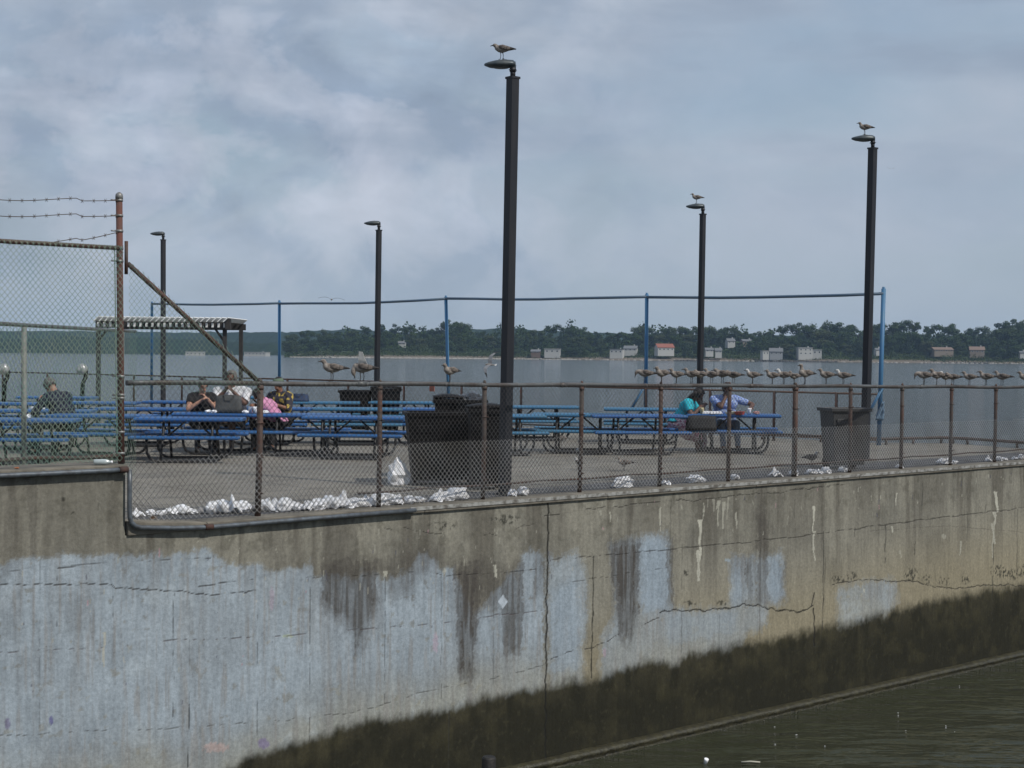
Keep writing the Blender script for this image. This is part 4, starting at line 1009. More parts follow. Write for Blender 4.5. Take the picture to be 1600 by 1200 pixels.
def build_terrain():
    xs = np.linspace(XS0 - 10, X_at(1900, 1300), 150); ys = np.concatenate([np.linspace(1270, 1340, 24), np.linspace(1350, 1520, 16)])
    mb = MB(); vs = [(x, y, shore_z(x, y) + .5 * mnoise.noise(Vector((x * .05, y * .05, 0)))) for x in xs for y in ys]; k = len(ys)
    mb.add(vs, [(i * k + j, (i + 1) * k + j, (i + 1) * k + j + 1, i * k + j + 1) for i in range(len(xs) - 1) for j in range(k - 1)], 0, True)
    tag(mb.build('terrain', prof_mat('far_shore_ground', [(0.0, (.07, .062, .05)), (.05, (.17, .145, .115)), (.125, (.15, .125, .095)), (.17, (.055, .075, .03)), (1, (.04, .06, .022))], .09, 1.6)), kind='structure')
    # distant wooded hills
    for nm, Y, pts, zoff, seed in (('hill', 2600, [(-200, 519), (0, 517), (120, 516), (250, 518), (330, 518), (400, 518), (460, 517), (520, 514), (540, 513), (640, 519), (720, 514), (780, 512), (830, 514), (900, 519), (1100, 522), (1700, 526)], 0, 3),
                                   ('hill', 1900, [(-200, 527), (0, 529), (90, 525), (200, 527), (300, 530), (390, 534), (450, 538), (520, 548), (560, 556)], 0, 9)):
        mb = MB(); xs = np.linspace(X_at(pts[0][0], Y), X_at(pts[-1][0], Y), 420); vs = []; prof = (0, .25, .5, .75, 1, .6)
        for x in xs:
            px = 800 + F * x / Y; zt = Z_at(px, np.interp(px, [p[0] for p in pts], [p[1] for p in pts]), Y)
            for j, t in enumerate(prof):
                y = Y - 120 + j * 40; nn = mnoise.noise(Vector((x * .035, j * 3.7 + seed, 0))) * 5 + mnoise.noise(Vector((x * .13, j * 5.7, seed))) * 3
                vs.append((x, y, WATER - .5 + max(0, (zt - WATER) * t + (nn if t > 0 else 0) * (1 if t < 1 else .5))))
        k = len(prof); mb.add(vs, [(i * k + j, (i + 1) * k + j, (i + 1) * k + j + 1, i * k + j + 1) for i in range(len(xs) - 1) for j in range(k - 1)], 0, False)
        tag(mb.build(nm, mat('hill_woods', (.020, .036, .018), (.012, .024, .014), .95, scale=.03, detail=6, spec=.05, bump=.0)), kind='structure')
build_terrain()

leaf_ms = [mat('foliage_%s' % k, a, b, .85, scale=.35, spec=.08, detail=3, lo=.4, hi=.6) for k, a, b in
           (('oak', (.042, .068, .022), (.018, .034, .013)), ('ash', (.052, .074, .025), (.024, .038, .015)), ('pine', (.026, .045, .024), (.016, .030, .018)), ('pale', (.066, .080, .036), (.034, .048, .020)))]
bark = mat('bark', (.06, .05, .04), (.03, .026, .022), .9, scale=1)
def tree_proto(seed, mi, shape):
    r5 = random.Random(seed); H = 1.0
    root = thing('shore_tree', 'x', 'tree', (0, 0, 0), 0, 'trees on the far shore')
    mb = MB(); mb.tube([(0, 0, -.06), (r5.uniform(-.02, .02), 0, .25), (r5.uniform(-.03, .03), 0, .55)], [.022, .016, .009], 6)
    for i in range(5):
        a = i * 1.3 + r5.random(); z = .22 + .06 * i; mb.tube([(0, 0, z), (.14 * math.cos(a), .14 * math.sin(a), z + .13), (.24 * math.cos(a), .24 * math.sin(a), z + .18)], [.010, .006, .003], 5)
    mb.build('trunk', bark, root)
    mb = MB(); blobs = []
    nb = {'round': 22, 'wide': 26, 'tall': 15, 'cone': 11}[shape]
    for i in range(nb):
        a = r5.random() * 6.28
        if shape == 'round': z = r5.uniform(.16, .88); rad = .34 * math.sin(min(1, (z - .12) / .86) * math.pi) ** .6 * r5.random() ** .5; s_ = r5.uniform(.10, .18)
        elif shape == 'wide': z = r5.uniform(.14, .82); rad = .48 * math.sin((z - .1) / .8 * math.pi * .9) ** .5 * r5.random() ** .5; s_ = r5.uniform(.10, .19)
        elif shape == 'tall': z = r5.uniform(.22, .9); rad = .20 * r5.random() ** .5; s_ = r5.uniform(.09, .15)
        else: z = .2 + .75 * i / nb; rad = .20 * (1 - z) * r5.random() ** .5; s_ = .05 + .20 * (1.0 - z)
        blobs.append((rad * math.cos(a), rad * math.sin(a), z, s_))
    for (bx, by, bz, s_) in blobs:
        for i in range(int(115 * (s_ / .14) ** 1.6) + 18):
            d = Vector((r5.gauss(0, 1), r5.gauss(0, 1), r5.gauss(0, 1))).normalized(); q = r5.random() ** .33
            c = Vector((bx, by, bz)) + Vector((d.x, d.y, d.z * .8)) * s_ * q * r5.uniform(.8, 1.12)
            e = r5.uniform(.018, .036); n_ = (d + Vector((r5.uniform(-.7, .7), r5.uniform(-.7, .7), r5.uniform(-.3, .9)))).normalized()
            u = n_.orthogonal().normalized(); w = n_.cross(u); an = r5.random() * 6.28
            u, w = u * math.cos(an) + w * math.sin(an), w * math.cos(an) - u * math.sin(an)
            mb.add([c - u * e, c - w * e * .7, c + u * e, c + w * e * .7], [(0, 1, 2, 3)])
    mb.build('crown', leaf_ms[mi], root)
    return root
HOUSES = [  # px, base y, top y, width px, walls, roof, label, style
    (627, 539, 531, 11, 'white', 'grey', 'small white house peeking out high among the trees left of the tallest lamp post', 0),
    (836, 552, 544, 14, 'brown', 'grey', 'low brown building at the water beside a pale flat one', 0),
    (862, 552, 543, 24, 'pale', 'pale', 'long pale flat-roofed building just right of the tallest lamp post', 1),
    (962, 553, 543, 20, 'white', 'grey', 'white boathouse with big dark openings left of the fourth blue pole', 1),
    (984, 549, 537, 20, 'white', 'grey', 'grey-roofed white house rising behind the white boathouse', 0),
    (1040, 549, 533, 26, 'white', 'red', 'white house with a red tiled roof', 0),
    (1108, 550, 541, 12, 'white', 'grey', 'small white cottage just right of the slim lamp post', 0),
    (1122, 552, 541, 10, 'white', 'grey', 'narrow white gabled house right of the slim lamp post cottage', 0),
    (1142, 537, 526, 12, 'pale', 'grey', 'pale house up the slope above the white gabled house', 0),
    (1168, 536, 528, 16, 'tan', 'grey', 'tan house up the slope, partly hidden by trees', 0),
    (1196, 555, 546, 10, 'white', 'pale', 'little white hut at the waterline left of the grey house', 1),
    (1212, 555, 540, 20, 'grey', 'grey', 'grey two-storey house with white lower floor near the shore', 0),
    (1258, 555, 539, 22, 'white', 'pale', 'large white villa with flat roof and rows of windows', 1),
    (1276, 554, 544, 14, 'white', 'pale', 'white terrace wing joined to the right of the villa', 1),
    (1372, 549, 542, 8, 'pale', 'grey', 'small pale house seen between the right lamp post and blue pole', 0),
    (1474, 550, 540, 30, 'tan', 'tan', 'house with a broad sandy pink roof at the right', 0),
    (1526, 552, 538, 22, 'tan', 'tan', 'tan house behind trees near the right edge', 0),
    (1597, 553, 547, 8, 'white', 'grey', 'white cottage at the right edge of the photo', 0),
    (398, 555, 549, 34, 'white', 'pale', 'long low white waterfront building far off left of the first blue rail pole', 1),
    (305, 555, 548, 30, 'pale', 'pale', 'pale distant waterfront building seen through the sloping fence', 1)]
def build_houses():
    wm = {'white': mat('house_white', (.46, .46, .44), (.36, .36, .34), .8), 'pale': mat('house_pale', (.42, .42, .40), (.34, .34, .33), .8), 'brown': mat('house_brown', (.16, .11, .085), (.12, .09, .07), .9),
          'tan': mat('house_tan', (.24, .20, .16), (.18, .15, .12), .8), 'grey': mat('house_grey', (.30, .31, .32), (.24, .25, .26), .8)}
    rm = {'grey': mat('roof_grey', (.17, .175, .18), (.12, .125, .13), .9), 'red': mat('roof_red', (.26, .10, .07), (.26, .09, .06), .9), 'pale': mat('roof_pale', (.38, .38, .37), (.30, .30, .29), .9), 'tan': mat('roof_tan', (.22, .155, .12), (.16, .115, .09), .9)}
    gl = mat('house_window_glass', (.04, .05, .06), (.03, .035, .04), .2); tr = mat('house_trim', (.6, .6, .58), (.5, .5, .48), .7)
    for i, (px, yb, yt, wpx, wl, rf, label, flat) in enumerate(HOUSES):
        Y = 1310.0 if yb > 545 else 1385.0
        if px < 420: Y = 1500.0
        if 'rising behind' in label: Y = 1330.0
        m1 = Y / F; w = wpx * m1; z0 = Z_at(px, yb, Y); z1 = Z_at(px, yt, Y); h = (z1 - z0) * .76; wh = h * (.92 if flat else .52); dpt = w * .7 + 3
        root = thing('house', label, 'house', (X_at(px, Y), Y, z0), R(random.uniform(-14, 14)), 'houses on the far shore')
        mb = MB(); mb.box((0, dpt / 2, wh / 2 - 2), (w, dpt, wh + 4)); 
        if not flat:   # gable ends
            for sx in (-1, 1): mb.add([(sx * w / 2, 0, wh), (sx * w / 2, dpt, wh), (sx * w / 2, dpt / 2, h - .15)], [(0, 1, 2)])
        mb.build('wall', wm[wl], root)
        mb = MB()
        if flat: mb.box((0, dpt / 2, wh + .25), (w + .8, dpt + .8, .5)); 
        else:
            o = .5; mb.add([(-w / 2 - o, -o, wh - .2), (w / 2 + o, -o, wh - .2), (w / 2 + o, dpt / 2, h), (-w / 2 - o, dpt / 2, h), (w / 2 + o, dpt + o, wh - .2), (-w / 2 - o, dpt + o, wh - .2)], [(0, 1, 2, 3), (3, 2, 4, 5)])
        ro = mb.build('roof', rm[rf], root); sm_ = ro.modifiers.new('s', 'SOLIDIFY'); sm_.thickness = .25
        if not flat or i % 3 == 0:
            mb = MB(); mb.box((w * .28, dpt * .5, h + .2), (.9, .9, 1.8)); mb.build('chimney', wm['brown'] if rf == 'red' else wm['pale'], ro)
        nw = max(2, int(w / 3.4)); ns = 2 if wh > 4.6 else 1
        for s_ in range(ns):
            for k in range(nw):
                x = -w / 2 + (k + .5) * w / nw; z = (s_ + .5) * wh / ns + .1
                mb = MB(); mb.box((x, -.03, z), (w / nw * .42, .14, wh / ns * .40)); wf = mb.build('window', tr, root)
                mb = MB(); mb.box((x, -.08, z), (w / nw * .32, .10, wh / ns * .33)); mb.build('pane', gl, wf)
build_houses()
ORD = ['first', 'second', 'third', 'fourth', 'fifth', 'sixth', 'seventh', 'eighth', 'ninth', 'tenth', 'eleventh', 'twelfth', 'thirteenth', 'fourteenth', 'fifteenth', 'sixteenth', 'seventeenth', 'eighteenth', 'nineteenth', 'twentieth']
def build_trees():
    protos = [tree_proto(1, 0, 'round'), tree_proto(2, 1, 'wide'), tree_proto(3, 0, 'wide'), tree_proto(4, 3, 'round'), tree_proto(5, 0, 'tall'), tree_proto(6, 2, 'cone'), tree_proto(7, 1, 'round'), tree_proto(8, 0, 'wide'), tree_proto(9, 2, 'tall')]
    used = set(); r5 = random.Random(77)
    TP = [(440, 530), (450, 520), (465, 514), (500, 513), (530, 516), (560, 511), (590, 505), (600, 499), (615, 501), (630, 507), (650, 508), (675, 510), (690, 514), (700, 498), (710, 495), (722, 499), (738, 508), (765, 515), (780, 520), (800, 512), (830, 514), (850, 513), (862, 504), (876, 501), (890, 507), (905, 510), (915, 508), (930, 513), (955, 517), (975, 514), (982, 507), (995, 506), (1010, 511), (1025, 513), (1040, 508),
          (1062, 504), (1085, 508), (1100, 505), (1125, 504), (1140, 509), (1153, 505), (1170, 515), (1178, 511), (1195, 512), (1210, 509), (1230, 503), (1238, 495), (1247, 503), (1262, 507), (1280, 503), (1288, 499), (1300, 506), (1312, 501), (1325, 508), (1338, 503), (1360, 506), (1385, 500), (1400, 496), (1415, 499), (1432, 499), (1455, 506), (1470, 508), (1480, 500), (1492, 508), (1508, 506), (1525, 511), (1545, 509), (1560, 498), (1575, 496), (1590, 497), (1620, 498), (1700, 500)]
    tx = [p[0] for p in TP]; ty = [p[1] for p in TP]
    LM_ = [(430, 'right of the leftmost clear blue pole'), (588, 'right of the bare slim lamp post'), (691, 'right of the middle blue pole'), (800, 'right of the tallest lamp post'), (1005, 'right of the fourth blue pole'), (1096, 'right of the slim gull-topped lamp post'), (1361, 'past the thick right lamp post')]
    rows = [('back', 1440, 22, 0, 0, 1), ('middle', 1375, 24, 7, 12, 2), ('front', 1332, 25, 17, 12, 3)]
    for rn, Y0, step, dlo, dvar, seed in rows:
        cnt = {}; px = 446 + seed * 6
        while px < 1690:
            Y = Y0 + r5.uniform(-14, 14); yt = float(np.interp(px, tx, ty)) + dlo + r5.random() * dvar + (r5.uniform(-1.5, 2) if dlo == 0 else 0)
            skip = any(abs(px - h_[0]) < h_[3] / 2 + 7 and ((rn == 'front' and h_[1] > 545) or (rn != 'back' and h_[1] < 545)) for h_ in HOUSES) or (rn == 'front' and (px < 470 or r5.random() < .15))
            if skip: px += step * .45; continue
            x = X_at(px, Y); zb = shore_z(x, Y) - .3; H = Z_at(px, yt, Y) - zb
            if rn == 'front': H = max(5, H * r5.uniform(.7, 1))
            if H < 3: px += step; continue
            i = r5.choice([0, 1, 2, 3, 6, 7, 0, 7, 8, 4, 5] if rn != 'back' else [0, 1, 2, 7, 0, 7, 6, 4, 8])
            o = protos[i] if i not in used else copy_tree(protos[i]); used.add(i)
            wd = r5.uniform(.9, 1.3) * (1.0 if i != 5 else .7)
            o.location = (x, Y, zb); o.scale = (H * wd, H * wd, H); o.rotation_euler = (0, 0, r5.random() * 6.28)
            j = max(k for k in range(len(LM_)) if px >= LM_[k][0] or k == 0); n_ = cnt.get(j, 0); cnt[j] = n_ + 1
            kind = ['rounded dark green', 'broad mid-green', 'broad dark green', 'pale olive', 'slender dark green', 'pointed evergreen', 'rounded mid-green', 'spreading dark green', 'narrow evergreen'][i]
            o['label'] = '%s tree, %s in the %s row %s' % (kind, ORD[n_], rn, LM_[j][1])
            px += step * r5.uniform(.8, 1.2)
    for i, p in enumerate(protos):
        if i not in used: [bpy.data.objects.remove(c) for c in list(p.children)]; bpy.data.objects.remove(p)
build_trees()
def build_shore_cover():
    r5 = random.Random(12)
    V = []; 
    def leafs(n, fy, hgt, sz):
        out = []
        for i in range(n):
            px = r5.uniform(445, 1690); Y = fy + r5.uniform(0, 30) + 14 * math.sin(X_at(px, 1300) * .012); x = X_at(px, Y)
            clump = max(.12, mnoise.noise(Vector((x * .06, 3, Y * .02))) * 1.6 + .55) * min(1, max(.08, (px - 450) / 90))
            z = shore_z(x, Y) + r5.random() * hgt * clump
            d = Vector((r5.gauss(0, 1), r5.gauss(0, 1) - .5, r5.gauss(0, 1) + .6)).normalized(); u = d.orthogonal().normalized(); w = d.cross(u); e = sz * r5.uniform(.6, 1.4); c = Vector((x, Y, z))
            out += [c - u * e, c - w * e, c + u * e, c + w * e]
        return out
    v = leafs(15000, 1312, 4.6, .55) + leafs(12000, 1300, 3.2, .42)
    o = np_mesh('shore_shrubs', [tuple(p) for p in v], np.arange(len(v)).reshape(-1, 4), leaf_ms[1]); tag(o, 'low green scrub along the far shoreline', None, None, 'stuff')
    v = leafs(22000, 1352, 9, .8) + leafs(20000, 1405, 14, .95) + leafs(16000, 1462, 16, 1.1)
    o = np_mesh('woodland_understorey', [tuple(p) for p in v], np.arange(len(v)).reshape(-1, 4), leaf_ms[0]); tag(o, 'dark undergrowth between the far shore trees', None, None, 'stuff')
    rk = mat('shore_rocks', (.42, .40, .37), (.25, .23, .20), .9, scale=.6); mb = MB()
    for i in range(900):
        px = r5.uniform(455, 900) if r5.random() < .75 else r5.uniform(900, 1690); x = X_at(px, 1296); Y = 1290 + 14 * math.sin(x * .012) + 8 * math.sin(x * .031 + 1) + r5.uniform(0, 7)
        s_ = r5.uniform(.3, .95); mb.ell((x, Y, max(WATER, shore_z(x, Y)) + .1), (s_ * 1.4, s_, s_ * .7), 6)
    tag(mb.build('shore_rocks', rk), 'pale riprap rocks lining the far waterline', None, None, 'stuff')
    # a dark breakwater and moored-looking jetties low on the water
    for px, wpx, yy in ((1245, 130, 1283), (1075, 44, 1284), (1490, 120, 1284)):
        mb = MB(); x = X_at(px, yy); w = wpx * yy / F
        for i in range(int(w / 1.2)): mb.ell((x - w / 2 + i * 1.2 + r5.random(), yy + r5.uniform(-1, 1), WATER + .2), (r5.uniform(.6, 1.3), 1.0, r5.uniform(.5, 1.2)), 6)
        tag(mb.build('breakwater', mat('wet_stone', (.09, .085, .08), (.05, .05, .048), .8, scale=.7)), {1245: 'dark stone breakwater off the large white villa', 1075: 'short dark stone breakwater left of the slim lamp post', 1490: 'dark stone breakwater near the right edge of the far shore'}[px], 'breakwater')
build_shore_cover()

# ------------------------------------------------------------------ remeshed organic bodies
def evaluate(o):
    dg = bpy.context.evaluated_depsgraph_get(); dg.update(); me = bpy.data.meshes.new_from_object(o.evaluated_get(dg)); return me
def fuse(mb, voxel, name, mats, parent, smooth_it=3, keep=None):
    o = mb.build(name, mats, None); rm_ = o.modifiers.new('r', 'REMESH'); rm_.mode = 'VOXEL'; rm_.voxel_size = voxel; rm_.use_smooth_shade = True
    if smooth_it: s_ = o.modifiers.new('s', 'SMOOTH'); s_.iterations = smooth_it; s_.factor = .5
    me = evaluate(o); old = o.data; o.modifiers.clear(); o.data = me; bpy.data.meshes.remove(old); me.name = name
    me.materials.clear()
    for m in (mats if isinstance(mats, (list, tuple)) else [mats]): me.materials.append(m)
    if parent: o.parent = parent
    return o

# ------------------------------------------------------------------ gulls
g_body = mat('gull_mottled_brown', (.24, .205, .175), (.13, .108, .092), .85, scale=55, detail=3, lo=.40, hi=.60)
g_pale = mat('gull_pale_breast', (.31, .275, .24), (.20, .175, .155), .85, scale=40, lo=.40, hi=.62)
g_wing = mat('gull_wing_brown', (.19, .16, .138), (.075, .063, .056), .85, scale=60, detail=2, lo=.42, hi=.58)
g_dark = mat('gull_primaries', (.022, .02, .02), (.035, .03, .028), .7, scale=20)
g_white = mat('gull_white_head', (.58, .57, .55), (.46, .45, .43), .8, scale=40)
g_bill = mat('gull_bill', (.03, .027, .025), (.05, .042, .035), .5); g_leg = mat('gull_leg', (.055, .045, .042), (.035, .03, .03), .6)
g_grey = mat('gull_grey_back', (.22, .225, .235), (.16, .165, .175), .8, scale=30)
def gull_proto(pose, white=False):
    root = thing('gull', 'x', 'gull', (0, 0, 0), 0, 'gulls')
    dz = .012 if pose == 'alert' else 0
    body = [((-.165, 0, .150), .010), ((-.12, 0, .155), .021), ((-.06, 0, .152), .040), ((-.01, 0, .148), .051), ((.035, 0, .155), .052), ((.065, 0, .168), .044)]
    neck = {'stand': [((.078, 0, .190), .032), ((.088, 0, .212), .026), ((.098, 0, .228), .0265), ((.112, 0, .231), .021)],
            'hunch': [((.078, 0, .183), .036), ((.092, 0, .197), .030), ((.104, 0, .207), .028), ((.118, 0, .208), .021)],
            'alert': [((.066, 0, .200), .030), ((.070, 0, .232), .024), ((.074, 0, .262), .025), ((.088, 0, .268), .021)],
            'peck': [((.095, 0, .178), .032), ((.118, 0, .178), .026), ((.135, 0, .160), .025), ((.140, 0, .143), .019)],
            'preen': [((.075, 0, .165), .036), ((.095, .012, .135), .029), ((.098, .02, .105), .027), ((.092, .022, .085), .022)]}[pose]
    ch = body + neck; mb = MB()
    for (a, ra), (b, rb) in zip(ch[:-1], ch[1:]): mb.cap(a, b, ra, rb, 12)
    mb.cap((.01, -.022, .125), (.004, -.022, .10), .020, .009, 8); mb.cap((.01, .022, .125), (.004, .022, .10), .020, .009, 8)
    bo = fuse(mb, .0058, 'body', [g_pale, g_body, g_white], root, 6)
    me = bo.data; hd = Vector(neck[2][0])
    for p in me.polygons:
        c = p.center; near = (c - hd).length < (.045 if white else .036)
        p.material_index = 2 if (white and near) else (1 if (c.z > .165 and c.x < .06) or (not white and near and random.random() < .8) else 0)
    # folded wings reaching past the tail
    for s_ in (-1, 1):
        mb = MB(); pts = [(.055, .012), (.03, .043), (-.02, .051), (-.07, .044), (-.12, .026), (-.17, .012), (-.205, .004)]
        rr = [(.008, .012), (.012, .030), (.013, .036), (.012, .032), (.009, .022), (.006, .012), (.003, .004)]
        P3 = [(x, s_ * y, .172 - .0 * i - (.004 * i if i > 2 else 0)) for i, (x, y) in enumerate(pts)]
        n = 10; vs = []
        for (x, y, z), (ry_, rz_) in zip(P3, rr):
            for k in range(n): a = 2 * math.pi * k / n; vs.append((x, y + math.cos(a) * ry_, z + math.sin(a) * rz_))
        o_ = len(mb.v)
        for i in range(len(P3) - 1):
            for k in range(n):
                a = i * n + k; b = i * n + (k + 1) % n; mb.f.append((a, b, b + n, a + n)); mb.m.append(1 if i >= 4 else 0); mb.sm.append(True)
        mb.v.extend(vs); mb.build('wing', [g_wing, g_dark], root)
    mb = MB(); mb.add([(-.13, -.022, .160), (-.13, .022, .160), (-.195, .030, .148), (-.195, -.030, .148), (-.13, -.02, .150), (-.13, .02, .150), (-.195, .028, .143), (-.195, -.028, .143)], [(0, 1, 2, 3), (7, 6, 5, 4), (0, 3, 7, 4), (1, 5, 6, 2), (2, 6, 7, 3)]); mb.build('tail', g_dark, root)
    a = Vector(neck[-2][0]); b = Vector(neck[-1][0]); d = (b - a).normalized()
    if pose in ('stand', 'hunch', 'alert'): d = Vector((.97, 0, -.16)).normalized()
    s0 = b + d * .012
    mb = MB(); mb.tube([s0, s0 + d * .028, s0 + d * .045 + Vector((0, 0, -.004))], [(.007, .009), (.005, .0065), (.002, .002)], 8); mb.build('bill', g_bill, root)
    for s_ in (-1, 1):
        e = Vector(neck[-2][0]) + Vector((.009, s_ * .0235, .005)); mb = MB(); mb.ell(e, (.0038, .0025, .0038), 6); mb.build('eye', g_bill, bo)
        mb = MB(); x = .006 + s_ * .015; y = s_ * .022
        mb.tube([(x, y, .105), (x - .006, y, .055), (x, y, .004)], [.0055, .0042, .0042], 6)
        for t in (-.5, 0, .5): mb.tube([(x, y, .004), (x + .028 * math.cos(t), y + .028 * math.sin(t), .002)], [.0035, .0018], 5)
        mb.build('leg', g_leg, root)
    if pose == 'preen':
        mb = MB(); vs = [(.05, .02, .17), (-.07, .02, .17), (.035, .045, .24), (-.05, .05, .23), (.03, .06, .335), (-.012, .062, .330)]
        mb.add(vs, [(0, 1, 3, 2), (2, 3, 5, 4)]); w_ = mb.build('raised_wing', g_white, root); so = w_.modifiers.new('s', 'SOLIDIFY'); so.thickness = .007
    return root
def build_gulls():
    pr = {}; used = set()
    for k, (pose, w) in {'s': ('stand', False), 'h': ('hunch', False), 'a': ('alert', False), 'p': ('peck', False), 'r': ('preen', False), 'w': ('stand', True)}.items(): pr[k] = gull_proto(pose, w)
    r5 = random.Random(5)
    def put(k, loc, ang, sc, label, grp):
        o = pr[k] if k not in used else copy_tree(pr[k]); used.add(k)
        o.location = loc; o.rotation_euler = (0, 0, R(ang)); o.scale = (sc,) * 3; o['label'] = label; o['group'] = grp; return o
    gr = 'gulls perched along the fence rail'
    L = [(519, 's', 8, 1.06, 'buff gull standing alone on the rail, left of the one preening'), (566, 'r', -10, 1.06, 'gull preening on the rail with one white wing raised'), (703, 's', 25, .93, 'brown gull alone on the rail between the second and third posts'),
         (1008, 'p', 10, 1.0, 'gull bending its head down at the left end of the long row'), (1034, 's', 14, 1.0, 'gull second in the long row, right of the bending one'), (1057, 's', 5, .98, 'gull third in the long row, left of three close together'),
         (1081, 's', 0, 1.0, 'gull fourth in the long row, just left of the slim lamp post'), (1094, 'h', 20, .93, 'gull fifth in the long row, in front of the slim lamp post'), (1112, 's', 5, 1.0, 'gull sixth in the long row, just right of the slim lamp post'),
         (1129, 'h', 0, .98, 'hunched gull seventh in the long row, wing tips crossing its neighbour'), (1146, 'h', -12, 1.0, 'hunched gull with long dark tail ending the crowded left part of the row'),
         (1176, 'w', 4, 1.02, 'white-headed gull standing apart just after the crowded part of the row'), (1207, 's', 6, 1.0, 'brown gull right after the white-headed one that stands apart'), (1225, 'w', 15, .95, 'white-headed gull squeezed between two brown gulls'),
         (1241, 's', 25, .92, 'small brown gull left of the tallest upright gull'), (1258, 'a', 10, 1.12, 'tallest upright gull with stretched neck on the rail'), (1291, 's', 12, 1.0, 'gull left of the last one before the thick right lamp post'),
         (1318, 'w', 0, 1.0, 'last gull before the thick right lamp post'), (1444, 'p', 8, 1.1, 'gull with head lowered starting the right-hand group'), (1464, 's', 10, 1.12, 'gull second in the right-hand group'), (1478, 'w', 5, 1.05, 'pale-headed gull overlapped by others in the right-hand group'),
         (1489, 'h', -8, 1.08, 'hunched gull ending the tight right-hand cluster'), (1515, 's', 4, 1.12, 'gull first after the tight right-hand cluster'), (1541, 's', 2, 1.1, 'gull second after the tight right-hand cluster'), (1566, 's', -4, 1.1, 'gull third after the tight right-hand cluster, next to last'), (1602, 's', 6, 1.15, 'gull cut off by the right edge of the photo')]
    for px, k, an, sc, label in L:
        u = u_f(px); put(k, wall_pt(u, INS, float(ztop_f(u)) + .028), 180 + an * 1.6 + r5.uniform(-16, 16), sc * r5.uniform(.90, 1.05), label, gr)
    for i, (an, sc, k, label) in enumerate(((-8, .95, 'h', 'gull standing on the head of the tallest lamp post'), (5, .95, 's', 'gull standing on the thick right-hand lamp post'), (10, .95, 's', 'small gull standing on the slim lamp post behind the couple'))):
        put(k, (LT[i].x, LT[i].y, LT[i].z - .012), 180 + an, sc, label, 'gulls on the lamp posts')
    for px, py, k, an, sc, label in ((975, 736, 's', 185, .95, 'brown gull walking on the deck behind the fifth fence post bay'), (904, 734, 'w', 120, .8, 'white-headed gull on the deck beside the fourth fence post'), (1268, 728, 'w', 20, 1.0, 'white-headed gull on the deck left of the lone grey bin'), (877, 695, 'h', 200, .95, 'dark gull under the teal table benches')):
        p = G(px, py, 0.005); put(k, p, an, sc, label, 'gulls walking on the deck')
    # flying gulls
    def flyer(px, py, Y, span, heading, roll_, droop, label):
        root = thing('flying_gull', label, 'gull', P(px, py, Y), 0, 'gulls in flight'); root.rotation_euler = (R(roll_), 0, R(heading)); s_ = span
        mb = MB()
        for (a, ra), (b, rb) in (((((-.16, 0, 0), .008), ((-.08, 0, 0), .022))), ((((-.08, 0, 0), .022), ((.02, 0, 0), .038))), ((((.02, 0, 0), .038), ((.10, 0, .008), .030))), ((((.10, 0, .008), .028), ((.14, 0, .01), .024)))): mb.cap(Vector(a) * s_, Vector(b) * s_, ra * s_, rb * s_, 8)
        mb.cap(Vector((.14, 0, .01)) * s_, Vector((.19, 0, 0)) * s_, .012 * s_, .003 * s_, 6)
        fuse(mb, .008 * s_, 'body', [g_pale], root, 3)
        for sd_ in (-1, 1):
            mb = MB(); ys = [0, .12, .25, .38, .50]; zs = [.01, .06 + droop * .2, .08 + droop * .4, .055 + droop * .3, .01]; le = [.06, .085, .07, .0, -.10]; te = [-.06, -.05, -.045, -.07, -.115]
            vs = []
            for y, z, a, b in zip(ys, zs, le, te):
                for zz in (.004, -.004): vs.append((a * s_, sd_ * y * s_, (z + zz) * s_)); vs.append((b * s_, sd_ * y * s_, (z + zz * .4) * s_))
            for i in range(4):
                o_ = i * 4
                for f in ((o_, o_ + 1, o_ + 5, o_ + 4), (o_ + 2, o_ + 6, o_ + 7, o_ + 3), (o_, o_ + 4, o_ + 6, o_ + 2), (o_ + 1, o_ + 3, o_ + 7, o_ + 5)): mb.f.append(f); mb.m.append(1 if i == 3 else 0); mb.sm.append(False)
            mb.v.extend(vs); mb.build('wing', [g_grey, g_dark], root)
        mb = MB(); mb.add([(-.14 * s_, -.02 * s_, 0), (-.14 * s_, .02 * s_, 0), (-.21 * s_, .045 * s_, 0), (-.21 * s_, -.045 * s_, 0), (-.14 * s_, 0, .006)], [(0, 1, 2, 3), (0, 4, 1), (3, 2, 4)]); mb.build('tail', g_white, root)
    flyer(518, 468, 58, 1.0, 95, 4, .0, 'gull gliding with bowed wings just above the blue rail')
    flyer(766, 570, 44, 1.0, 150, -48, .1, 'gull banking low over the water left of the tallest lamp post')
    flyer(1389, 263, 230, .9, 60, 20, .1, 'tiny gull high in the sky right of the thick lamp post')
    flyer(1396, 263, 235, .6, 120, -10, .1, 'faint tiny bird just right of the other high gull')
build_gulls()

